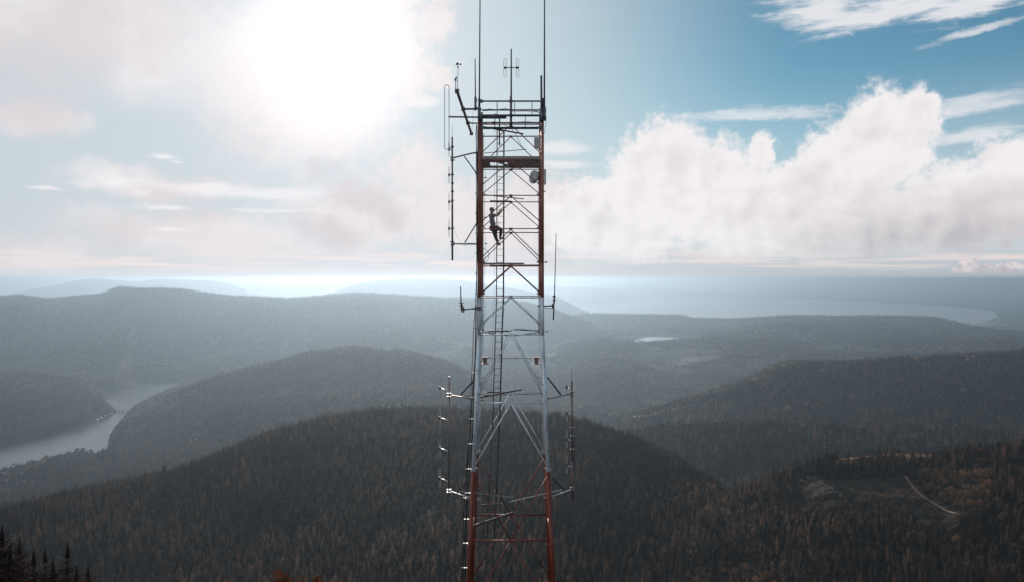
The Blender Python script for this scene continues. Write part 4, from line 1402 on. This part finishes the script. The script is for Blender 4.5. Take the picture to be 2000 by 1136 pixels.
# left, lower: four bright dipoles
t = root('dipole_array', Q(876, 975, 31.0), 'four bright folded dipoles on a slim pole hung left of the lower mast', 'antenna')
MB().tube(Q(876.3, 968, 31.0), Q(877.4, 736, 31.0), .026, n=10).build('mast', M_copper, t, True)
MB().tube(Q(877.4, 737.5, 31.0), Q(877.4, 734.5, 31.0), .036, n=10).build('mast_cap', M_alu, t, True)
MB().tube(Q(878, 770.5, 31.0), Q(927, 779, 29.9), .028, n=8).build('arm', M_copper, t, True)
MB().tube(Q(876, 958, 31.0), Q(917, 970.5, 29.8), .028, n=8).tube(Q(905, 971, 30.2), Q(916, 974, 29.9), .02, n=8).build('arm', M_alu, t, True)
MB().bar(Q(900, 770, 30.5), Q(924, 744, 29.95), .05, .05).build('brace', M_dark, t)
MB().bar(Q(892, 960, 30.6), Q(917, 937, 29.9), .04, .04).build('brace', M_dark, t)
for py in (768, 774, 956, 961): clamp(t, 877, py, 31.0, .18)
for yt, yb, my_ in ((740, 774, 761.5), (798, 832.5, 820), (857, 891, 880), (915.5, 950, 939.5)):
    dipole_bay(t, 859, yt, yb, 3.6, 31.6, 876, my_, 31.05, M_fibre, M_alu, .7, .010)

# right, lower: four small dipoles on a thick pole
t = root('dipole_array', Q(1118, 976, 31.1), 'thick brown pole with four small dipoles and a thin spike, right of the lower mast', 'antenna')
MB().tube(Q(1118.5, 975, 31.1), Q(1118, 900, 31.1), .044, n=10).tube(Q(1118, 900, 31.1), Q(1116.7, 742, 31.1), .040, n=10).build('mast', M_copper, t, True)
MB().tube(Q(1116.6, 742, 31.1), Q(1116.2, 719, 31.1), .006, n=5).build('lightning_spike', M_dark, t)
MB().tube(Q(1116, 768, 31.1), Q(1068, 778.5, 29.95), .028, n=8).build('arm', M_galv, t, True)
MB().tube(Q(1117, 955.5, 31.1), Q(1079, 968.5, 29.8), .028, n=8).build('arm', M_alu, t, True)
MB().bar(Q(1095.5, 770, 30.6), Q(1069, 736, 29.95), .045, .045).build('brace', M_dark, t)
MB().bar(Q(1104, 958, 30.7), Q(1079, 933, 29.9), .04, .04).build('brace', M_dark, t)
for py in (765, 771, 835, 851, 877, 913, 952, 957): clamp(t, 1117.5, py, 31.1, .17)
for yt, yb, my_ in ((740, 771, 757.5), (791, 822, 808.5), (841, 873, 860.5), (891.5, 924, 911)):
    dipole_bay(t, 1107, yt, yb, 3.4, 31.3, 1116, my_, 31.1, M_fibre, M_alu, .8, .009)
MB().path([Q(1121, 832, 31.1), Q(1122.5, 860, 31.1), Q(1122, 900, 31.1), Q(1119, 935, 31.1), Q(1118, 950, 31.1)], .012, 5).build('feed_cable', M_rubber, t, True)

# right, whip on a short arm
t = root('whip_antenna', Q(1081, 623, 30.0), 'slim whip antenna on a short arm right of the mast, level with the bay', 'antenna')
MB().tube(Q(1083, 577, 30.0), Q(1086.2, 456, 30.0), .020, .013, n=8).build('rod', M_dark, t, True)
MB().tube(Q(1080.8, 624, 30.0), Q(1082, 590, 30.0), .026, n=8).tube(Q(1082, 592, 30), Q(1082.8, 576, 30), .036, n=8).build('base_tube', M_dark, t, True)
for py in (577.5, 585.5): MB().tube(Q(1082.3, py, 30), Q(1082.3, py + 1.5, 30), .075, n=12).build('disc', M_dark, t)
MB().tube(Q(1060, 597.5, 30.0), Q(1081, 596.5, 30.0), .028, n=8).tube(Q(1064, 602, 30.0), Q(1079, 601, 30.0), .010, n=6).build('arm', M_dark, t, True)
MB().box(Q(1080.5, 597, 29.98), .10, .10, .20).build('bracket', M_clamp, t)

# left, short whip with discs
t = root('whip_antenna', Q(903, 606, 30.0), 'stubby whip antenna with two discs on a short arm, left of the mast', 'antenna')
MB().tube(Q(900.4, 590, 30.0), Q(899.6, 559, 30.0), .024, .020, n=8).build('rod', M_dark, t, True)
for py in (590, 595.5): MB().tube(Q(901, py, 30), Q(901, py + 1.6, 30), .10, n=12).build('disc', M_dark, t)
MB().tube(Q(901, 591, 30), Q(902, 606, 30), .040, n=8).path([Q(900, 600, 30), Q(900, 607, 30), Q(904, 610, 30), Q(907, 606, 30)], .010, 5).build('base_tube', M_dark, t, True)
MB().box(Q(904.8, 604, 30.0), .09, .10, .24).build('bracket', M_clamp, t)
MB().tube(Q(905, 604, 30.0), Q(930, 601.8, 30.0), .032, n=8).build('arm', M_galv, t, True)
MB().box(Q(935, 599, 29.95), .32, .16, .05).box(Q(935, 604, 29.95), .32, .16, .05).box(Q(934, 601.5, 29.96), .24, .14, .10).build('leg_bracket', M_clamp, t)

# white radio box, dish, panel
t = root('radio_unit', Q(1049, 279, 30.6), 'pale boxy radio unit hung inside the upper right legs of the mast', 'radio unit')
MB().box(Q(1049, 279.5, 30.6), .25, .14, .44).build('housing', M_fibre, t, bevel=.012)
MB().box(Q(1049, 279.5, 30.53), .19, .03, .36).build('cover', M_fibre, t, bevel=.008)
MB().tube(Q(1051, 289, 30.6), Q(1051, 293, 30.6), .02, n=8).build('connector', M_clamp, t)
MB().box(Q(1054, 279, 30.6), .10, .06, .26).build('mount', M_clamp, t)


def lathe(c, axis, prof, n=20):
    axis = Vector(axis).normalized(); a = axis.orthogonal().normalized(); b2 = axis.cross(a)
    m = MB(); c = Vector(c)
    for d, r in prof:
        for k in range(n):
            t_ = 2 * math.pi * k / n
            m.V.append(c + axis * d + (a * math.cos(t_) + b2 * math.sin(t_)) * max(r, .001))
    for i in range(len(prof) - 1):
        for k in range(n):
            m.Fc.append((i * n + k, i * n + (k + 1) % n, (i + 1) * n + (k + 1) % n, (i + 1) * n + k))
    return m


t = root('dish_antenna', Q(1047, 347, 30.4), 'small round white dish antenna inside the right legs below the platform', 'antenna')
dax = Vector((-.80, -.52, .12))
lathe(Q(1047, 347, 30.4), dax, [(-.06, .03), (-.05, .10), (.0, .20), (.06, .268), (.10, .275), (.16, .27), (.19, .20), (.20, .001)]).build('radome', M_fibre, t, True)
MB().tube(Q(1048, 347, 30.4), Q(1055, 347, 30.1), .045, n=8).build('mount', M_clamp, t)
MB().tube(Q(1052, 336, 30.2), Q(1052, 358, 30.2), .025, n=8).build('mount_pipe', M_clamp, t)
t = root('panel_antenna', Q(1063, 346, 30.0), 'narrow pale panel antenna on the outer side of the right legs', 'antenna')
MB().box(Q(1064.6, 346, 30.0), .075, .16, .62).build('housing', M_fibre, t, bevel=.012)
for py in (336, 356): MB().box(Q(1062, py, 30.0), .10, .08, .04).build('bracket', M_clamp, t)
# ------------------------------------------------------------------ the climber
def skin_body(name, joints, edges, mat, parent, sub=2, root_i=0):
    """one continuous surface grown round a skeleton: joints = (x, y, z, r) or (x, y, z, rx, ry)"""
    off = world_at(parent)
    me = bpy.data.meshes.new(name)
    me.from_pydata([tuple(Vector(j[:3]) - off) for j in joints], edges, [])
    o = link(bpy.data.objects.new(name, me), parent)
    sk = o.modifiers.new('skin', 'SKIN'); sk.use_smooth_shade = True; sk.branch_smoothing = .4
    if not me.skin_vertices: me.skin_vertices.new()
    for i, j in enumerate(joints):
        r = (j[3], j[4] if len(j) > 4 else j[3])
        me.skin_vertices[0].data[i].radius = r
        me.skin_vertices[0].data[i].use_root = (i == root_i)
    sb = o.modifiers.new('sub', 'SUBSURF'); sb.levels = sb.render_levels = sub
    me.materials.append(mat)
    return o


M_skin = material('skin', base_color=(0.42, 0.24, 0.17), roughness=.55)
M_shirt = material('grey_shirt', base_color=(0.22, 0.22, 0.23), roughness=.9)
M_trouser = material('dark_trousers', base_color=(0.09, 0.09, 0.10), roughness=.9)
M_shoe = material('brown_boots', base_color=(0.06, 0.04, 0.03), roughness=.6)
M_hair = material('short_light_hair', base_color=(0.20, 0.15, 0.11), roughness=.8)
M_strap = material('pale_webbing', base_color=(0.50, 0.47, 0.42), roughness=.8)

YB = 31.25
person = root('person', Q(974, 478, YB + .1), 'person in grey shirt and dark trousers climbing the ladder inside the upper mast', 'person')
hipc = Q(964.6, 444, YB); chest = Q(959.0, 427, YB); neck = Q(959.8, 419, YB + .02); headb = Q(960.6, 414.5, YB + .03)
shL, shR = Q(957.2, 421.0, YB - .16), Q(961.5, 421.2, YB + .18)
elL, elR = Q(969.5, 421.5, YB - .04), Q(974.2, 419.8, YB + .32)
wrL, wrR = Q(978.6, 408.5, YB + .36), Q(981.6, 410.2, YB + .56)
hpL, hpR = Q(963.6, 446, YB - .10), Q(966.0, 446, YB + .10)
knL, knR = Q(967.2, 460.5, YB + .02), Q(979.2, 448, YB + .18)
anL, anR = Q(972.2, 475.0, YB + .14), Q(977.0, 464.2, YB + .42)
toL, toR = Q(978.0, 478.4, YB + .26), Q(982.0, 466.6, YB + .52)


def J(v, *r): return (v.x, v.y, v.z) + r


# bare body underneath: trunk, neck, head core, arms, legs in one piece
mid_arm = lambda a, b2, t: a.lerp(b2, t)
jb = [J(hipc, .135, .10), J(hipc.lerp(chest, .5), .12, .09), J(chest, .145, .10), J(neck, .066), J(headb, .072), J(Q(961.0, 409.8, YB + .035), .094, .104), J(Q(960.9, 406.6, YB + .03), .076),
      J(shL, .055), J(elL, .040), J(wrL, .026), J(shR, .055), J(elR, .040), J(wrR, .026),
      J(hpL, .088), J(knL, .058), J(anL, .036), J(toL, .032), J(hpR, .088), J(knR, .058), J(anR, .036), J(toR, .032)]
eb = [(0, 1), (1, 2), (2, 3), (3, 4), (4, 5), (5, 6), (2, 7), (7, 8), (8, 9), (2, 10), (10, 11), (11, 12), (0, 13), (13, 14), (14, 15), (15, 16), (0, 17), (17, 18), (18, 19), (19, 20)]
body = skin_body('body', jb, eb, M_skin, person)
# hands: palm and five fingers each, closed round the rail
for wr, el_, rail_top in ((wrL, elL, Q(984.1, 403.8, 31.97)), (wrR, elR, Q(984.1, 406.3, 31.98))):
    d = (rail_top - wr)
    d = d.normalized()
    palm = wr + d * .075
    tgt = rail_top
    palm = tgt - d * .055
    side = Vector((0, 0, 1))
    out = d.cross(side).normalized()
    js = [J(wr, .024), J(palm, .030, .020)]; es = [(0, 1)]
    for k, ln in enumerate((.95, 1.05, 1.0, .8)):
        base = palm + side * (.030 - .020 * k) + d * .015
        p1 = base + d * .045 * ln + out * .012
        p2 = p1 + d * .022 * ln - out * .032 * ln
        p3 = p2 - d * .024 - out * .012
        i0_ = len(js)
        js += [J(base, .0095), J(p1, .009), J(p2, .0085), J(p3, .0075)]
        es += [(1, i0_), (i0_, i0_ + 1), (i0_ + 1, i0_ + 2), (i0_ + 2, i0_ + 3)]
    b0_ = palm - d * .02 + side * .022
    i0_ = len(js)
    js += [J(b0_, .011), J(b0_ + side * .028 + d * .012 - out * .012, .010), J(b0_ + side * .040 + d * .042 - out * .022, .0085)]
    es += [(1, i0_), (i0_, i0_ + 1), (i0_ + 1, i0_ + 2)]
    skin_body('hand', js, es, M_skin, person, 1)
# face and ears: he looks up and to the right along the ladder
hc = Q(961.0, 409.8, YB + .035)
fd_ = Vector((.85, .45, .18)).normalized(); sd2 = Vector((-.45, .85, 0)).normalized(); up_ = sd2.cross(fd_) * -1
if up_.z < 0: up_ = -up_
nose = lathe(hc + fd_ * .085 - up_ * .012, fd_ - up_ * .35, [(-.03, .020), (.0, .018), (.018, .011), (.026, .001)], 8)
nose.build('nose', M_skin, person, True)
for s in (-1, 1):
    lathe(hc + sd2 * s * .080 - up_ * .01, sd2 * s, [(-.01, .022), (.004, .026), (.010, .018), (.012, .001)], 10).build('ear', M_skin, person, True)
    lathe(hc + fd_ * .078 + sd2 * s * .030 + up_ * .012, fd_, [(-.008, .012), (.004, .011), (.009, .001)], 8).build('eye', M_rubber, person, True)
MB().bar(hc + fd_ * .083 - up_ * .045 - sd2 * .022, hc + fd_ * .083 - up_ * .045 + sd2 * .022, .010, .008).build('mouth', material('lips', base_color=(.30, .12, .10), roughness=.5), person)
hair = lathe(hc + up_ * .012 - fd_ * .012, up_ + fd_ * -.25, [(-.045, .086), (.0, .094), (.045, .088), (.078, .060), (.095, .025), (.098, .001)], 16)
hair.build('hair', M_hair, person, True)
# clothes, following the body
sl, sr = shL.lerp(elL, .62), shR.lerp(elR, .62)
skin_body('shirt', [J(hipc + Vector((0, 0, .02)), .175, .145), J(hipc.lerp(chest, .5), .175, .145), J(chest, .20, .155), J(neck - Vector((0, 0, .015)), .082), J(shL, .088), J(sl, .066), J(shR, .088), J(sr, .066)],
          [(0, 1), (1, 2), (2, 3), (2, 4), (4, 5), (2, 6), (6, 7)], M_shirt, person)
skin_body('trousers', [J(hipc + Vector((0, 0, .03)), .160, .128), J(hpL, .118), J(knL, .086), J(anL + Vector((0, 0, .02)), .058), J(hpR, .118), J(knR, .088), J(anR + Vector((0, 0, .02)), .058)],
          [(0, 1), (1, 2), (2, 3), (0, 4), (4, 5), (5, 6)], M_trouser, person)
for an, to in ((anL, toL), (anR, toR)):
    he = an - (to - an).normalized() * .05 - Vector((0, 0, .05))
    skin_body('boot', [J(an + Vector((0, 0, .02)), .056), J(he, .046), J(he.lerp(to, .6), .048, .038), J(to, .042, .032)], [(0, 1), (1, 2), (2, 3)], M_shoe, person)
bel = MB()
ring = []
for k in range(14):
    a = 2 * math.pi * k / 14
    ring.append(hipc + Vector((math.cos(a) * .168, math.sin(a) * .135, .03 + .02 * math.cos(a))))
bel.path(ring, .014, 6, True)
bel.path([shL + Vector((.02, -.06, .05)), chest + Vector((.03, -.135, -.04)), hipc + Vector((-.06, -.13, .04))], .012, 5)
bel.path([hipc + Vector((.13, -.08, .02)), hipc + Vector((.22, -.02, .10)), Q(973, 432, YB + .3)], .009, 5)
bel.path([hpL + Vector((-.07, -.07, .0)), hpL + Vector((.03, -.115, -.05)), hpL + Vector((.10, -.04, .0))], .012, 5)
bel.build('harness', M_strap, person, True)

# ------------------------------------------------------------------ small far things
def poly_strip(name, pts, width, mat, lift, label):
    V_, F_ = [], []
    for i, p in enumerate(pts):
        t = (pts[min(i + 1, len(pts) - 1)] - pts[max(i - 1, 0)]); t.z = 0; t.normalize()
        s = Vector((t.y, -t.x, 0)) * width(i) / 2 if callable(width) else Vector((t.y, -t.x, 0)) * width / 2
        row = []
        for q in (-1, -.33, .33, 1):
            w = p + s * q; w = Vector((w.x, w.y, float(height([w.x], [w.y])[0]) + lift)); V_.append(w)
    for i in range(len(pts) - 1):
        for k in range(3): F_.append((i * 4 + k, i * 4 + k + 1, i * 4 + 5 + k, i * 4 + 4 + k))
    me = bpy.data.meshes.new(name); me.from_pydata([tuple(v) for v in V_], [], F_); me.materials.append(mat)
    o = link(bpy.data.objects.new(name, me)); tag(o, label, kind='structure')
    return o


def smooth_line(pts, n=6):
    out = []
    m = len(pts)
    for i in range(m - 1):
        p0, p1, p2, p3 = pts[max(i - 1, 0)], pts[i], pts[i + 1], pts[min(i + 2, m - 1)]
        for k in range(n):
            t = k / n
            out.append(.5 * ((2 * p1) + (p2 - p0) * t + (2 * p0 - 5 * p1 + 4 * p2 - p3) * t * t + (3 * p1 - 3 * p2 + p3 - p0) * t ** 3))
    out.append(pts[-1])
    return out


def dirt(b, p, nt):
    pos = b.node('ShaderNodeNewGeometry').outputs['Position']
    n = b.noise(pos, .3, 6, .6)
    b.put(p.inputs['Base Color'], b.mix(b.rng(n, .3, .7), (0.13, 0.075, 0.05), (0.30, 0.18, 0.125)))
    p.inputs['Roughness'].default_value = .95


M_dirt = material('dirt', dirt)
poly_strip('dirt_road', smooth_line(road_pts), lambda i: 2.6 + 1.2 * math.sin(i * .9) * math.sin(i * .31), M_dirt, .8, 'pale dirt forest road curving past the clearing')
poly_strip('logging_track', smooth_line(track_pts), 3.6, M_dirt, .9, 'pale logging track along the top of the cleared knoll')
vr = [ground_at(px, py, 2600) for px, py in ((1215, 818), (1240, 814), (1270, 810), (1300, 803), (1325, 797), (1345, 794))]
M_clear = material('cleared_strip', base_color=(0.34, 0.27, 0.20), roughness=.95)
poly_strip('valley_road', smooth_line(vr), 26, M_clear, 3.0, 'pale cleared strip climbing the far valley side')

# lone trees left standing on the cleared knoll
lone = [(1713, 885, 1.12, 0, 'leftmost and fullest of the lone conifers on the cleared knoll'), (1727, 886, 1.15, 1, 'tall lone conifer, second from the left on the cleared knoll'),
        (1756, 887, .82, 3, 'slim lone conifer, third from the left on the cleared knoll'), (1782, 888, .72, 4, 'small lone conifer at the right end of the cleared knoll'),
        (1679, 885, .45, 2, 'tiny lone conifer at the left end of the cleared knoll')]
for px, py, s, k, lab in lone:
    g_ = ground_at(px, py, 620)
    if g_.y > 1050: g_ = Vector(((px - 1000) / F * 940, 940, float(height([(px - 1000) / F * 940], [940.])[0])))
    s *= KN
    tree_thing('conifer', g_, (s * 1.1, s * 1.1, s * 1.15), px * .3, CON[k], CON_T, lab, 'conifer')
sn = ground_at(1601, 962, 560)
sg = root('dead_tree', sn, 'bare pale dead trunk standing left of the dark clearing', 'dead tree')
o = link(bpy.data.objects.new('trunk', stem_mesh('snag', 14, .28, M_dead, 7, 8, .5, .10)), sg)

# the nearest treetops, on the mast's own slope
def big_conifer(px, py, Y, h, rad, seed, label, mat=None):
    x = (px - 1000) / F * Y; g0 = float(height([x], [Y])[0])
    ztop = zf(py, Y); h = max(h, ztop - g0 + .5)
    cr = conifer_crown('near_crown', h, rad * 2.6, int(h * 1.5), 15, seed, mat or M_con_red, 5, .3, 1.0, .78)
    tr = stem_mesh('near_trunk', h * .96, .30, M_bark)
    return tree_thing('conifer', (x, Y, ztop - h * 1.03), (1, 1, 1), seed, cr, tr, label, 'conifer')


for px, py, Y, rad, sd_, lab in (
        (4, 1018, 84, 2.9, 21, 'big rust-brown conifer top cut by the lower left corner'), (38, 1042, 92, 2.4, 22, 'big rust-brown conifer top, second from the lower left corner'),
        (66, 1066, 88, 2.2, 23, 'slim rust-brown conifer top, third from the lower left corner'), (88, 1062, 98, 2.1, 24, 'rust-brown conifer top, fourth from the lower left corner'),
        (132, 1052, 90, 2.6, 25, 'big rust-brown conifer top, fifth from the lower left corner'), (172, 1096, 93, 2.6, 26, 'low rust-brown conifer top, last of the big ones at lower left'),
        (20, 1060, 80, 3.0, 27, 'broad rust-brown conifer low in the lower left corner, in front of the taller tops'), (104, 1085, 82, 2.9, 28, 'broad low rust-brown conifer between the fourth and fifth big tops, lower left'),
        (150, 1100, 80, 2.9, 29, 'broad low rust-brown conifer under the fifth big top, lower left')):
    big_conifer(px, py, Y, 18, rad, sd_, lab)


def shrub_top(px, py, Y, h, rad, seed, label, mat, n=420, leaf=.05):
    x = (px - 1000) / F * Y; g0 = float(height([x], [Y])[0]); ztop = zf(py, Y)
    h = max(ztop - g0, 3)
    cr = broad_crown('orange_crown', h, rad, n, seed, mat, leaf, .55)
    zmax = max(v.co.z for v in cr.vertices)
    tr = stem_mesh('orange_trunk', h * .8, .12, M_bark, 9, seed, .5, .22)
    return tree_thing('broadleaf_tree', (x, Y, ztop - zmax), (1, 1, 1), seed, cr, tr, label, 'tree')


shrub_top(561, 1107, 60, 8, 1.15, 31, 'orange-leaved treetop poking in at the bottom edge, left of the mast', M_leaf_or, 700, .075)
shrub_top(591, 1122, 60, 8, .55, 32, 'small orange-leaved sprig at the bottom edge beside the taller orange top', M_leaf_or, 300, .1)
shrub_top(621, 1121, 62, 8, .75, 33, 'orange-leaved treetop at the bottom edge, right of the small orange sprig', M_leaf_or, 380, .1)
shrub_top(676, 1131, 61, 8, .6, 35, 'faint orange sprig barely showing at the bottom edge, nearest the mast', M_leaf_or, 200, .1)
# pale tip of a rod at the bottom right of the mast
# bridge over the narrows of the lake
br = root('bridge', Vector(plane_poly([(229, 804)], LAKE_Z)[0] + (LAKE_Z,)), 'small low trestle bridge across the narrows of the lake', 'bridge')
ba_ = Vector(plane_poly([(224, 804.5)], LAKE_Z)[0] + (LAKE_Z + 9,)); bb_ = Vector(plane_poly([(256, 804.5)], LAKE_Z)[0] + (LAKE_Z + 9,))
M_conc = material('grey_concrete', base_color=(0.20, 0.20, 0.20), roughness=.9)
MB().bar(ba_, bb_, 7, 1.6).build('deck', M_conc, br)
MB().bar(ba_ + Vector((0, -3.4, 1.6)), bb_ + Vector((0, -3.4, 1.6)), .4, 1.2).build('railing', M_conc, br)
for k in range(5):
    c = ba_.lerp(bb_, (k + .5) / 5)
    MB().bar(c + Vector((0, 0, -.8)), c + Vector((0, 0, -14)), 2.2, 6, (0, 1, 0)).build('pier', M_conc, br)

M_roof = [material('pale_roof', base_color=(0.62, 0.64, 0.66), roughness=.45), material('grey_roof', base_color=(0.28, 0.29, 0.31), roughness=.6), material('brown_roof', base_color=(0.22, 0.14, 0.10), roughness=.7)]
M_wall = material('house_wall', base_color=(0.55, 0.53, 0.50), roughness=.9)


def house(px, py, w, d, h, rz, roof, label, group=None, name='house', zl=None, ymin=2300, cat='house', flat=False):
    g_ = ground_at(px, py, ymin) if zl is None else Vector(plane_poly([(px, py)], zl)[0] + (zl,))
    t = root(name, g_, label, cat, group)
    ca, sa_ = math.cos(rz), math.sin(rz)
    def W_(x, y, z): return g_ + Vector((ca * x - sa_ * y, sa_ * x + ca * y, z))
    m = MB(); m.bar(W_(0, -d / 2, h / 2 - 1), W_(0, d / 2, h / 2 - 1), w, h + 2)
    m.build('wall', M_wall, t)
    r = MB(); e = .6; rh = w * .28 if not flat else .8
    r.V += [W_(-w / 2 - e, -d / 2 - e, h), W_(w / 2 + e, -d / 2 - e, h), W_(0, -d / 2 - e, h + rh), W_(-w / 2 - e, d / 2 + e, h), W_(w / 2 + e, d / 2 + e, h), W_(0, d / 2 + e, h + rh)]
    r.Fc += [(0, 1, 2), (5, 4, 3), (0, 2, 5, 3), (1, 4, 5, 2), (0, 3, 4, 1)]
    r.build('roof', roof, t)
    return t


hs = random.Random(4)
for i, (px, py) in enumerate([(4, 934), (12, 941), (22, 930), (31, 935), (38, 928), (17, 948), (44, 944), (8, 926), (40, 946)]):
    house(px, py, hs.uniform(9, 14), hs.uniform(14, 24), hs.uniform(4, 7), hs.uniform(-1.2, 1.2), M_roof[0 if i % 3 else 1], 'pale-roofed house among trees at the near end of the lake', 'houses at the near end of the lake', ymin=1900)
for i, (px, py) in enumerate([(198, 817), (205, 814.5), (212, 811.5), (190, 820.5), (218, 809.5)]):
    house(px, py, 8, 12, 4, hs.uniform(-.6, .6), M_roof[i % 3], 'tiny lakeside cabin on the far bank below the bridge', 'cabins on the far bank of the lake', name='cabin', cat='cabin', ymin=2900)
for i, (px, py) in enumerate([(1536, 648), (1543, 652), (1552, 655), (1560, 659), (1566, 664), (1572, 661), (1579, 666), (1549, 660), (1505, 655), (1515, 646), (1480, 642), (1558, 651), (1590, 663), (1424, 662), (1580, 655)]):
    house(px, py, hs.uniform(16, 26), hs.uniform(20, 34), 8, hs.uniform(-1.2, 1.2), M_roof[i % 2], 'pale-roofed house in the distant hillside town above the small lake', 'houses of the distant hillside town', ymin=5000)
for i, (px, py, w) in enumerate([(1884, 627, 60), (1893, 629, 70), (1902, 627.5, 50), (1912, 630, 90), (1921, 632, 60), (1930, 630, 80), (1905, 634, 70), (1918, 636, 100), (1938, 634, 60), (1950, 627, 70), (1897, 636, 60), (1960, 634, 60)]):
    house(px, py, w, w * 1.8, 14, hs.uniform(-.5, .5) + 1.5, M_roof[0], 'white warehouse by the water at the head of the bay', 'warehouses at the head of the bay', name='warehouse', cat='warehouse', flat=True, ymin=8000)

# lakeside trees, out of the wood's edge at the near shore
for i, (px, py, s, k) in enumerate([(10, 912, 1.2, 0), (28, 906, .9, 7), (62, 903, 1.3, 7), (78, 900, 1.1, 1), (98, 892, .9, 2), (106, 890, .7, 3), (118, 887, .9, 7), (133, 882, 1.3, 0), (150, 880, 1.4, 7), (161, 880, 1.5, 7), (178, 881, 1.2, 7), (192, 884, 1.0, 4)]):
    g_ = Vector(plane_poly([(px, py + 5)], LAKE_Z + 3)[0] + (LAKE_Z + 2,))
    if k == 7: tree_thing('broadleaf_tree', g_, (s * 1.1,) * 3, px, BRP[0], BRD_T, 'round broadleaf tree on the near shore of the lake, lower left', 'tree', 'round trees along the near lake shore')
    else: tree_thing('conifer', g_, (s, s, s), px, CON[k], CON_T, 'dark conifer on the near shore of the lake, lower left', 'conifer', 'conifers along the near lake shore')
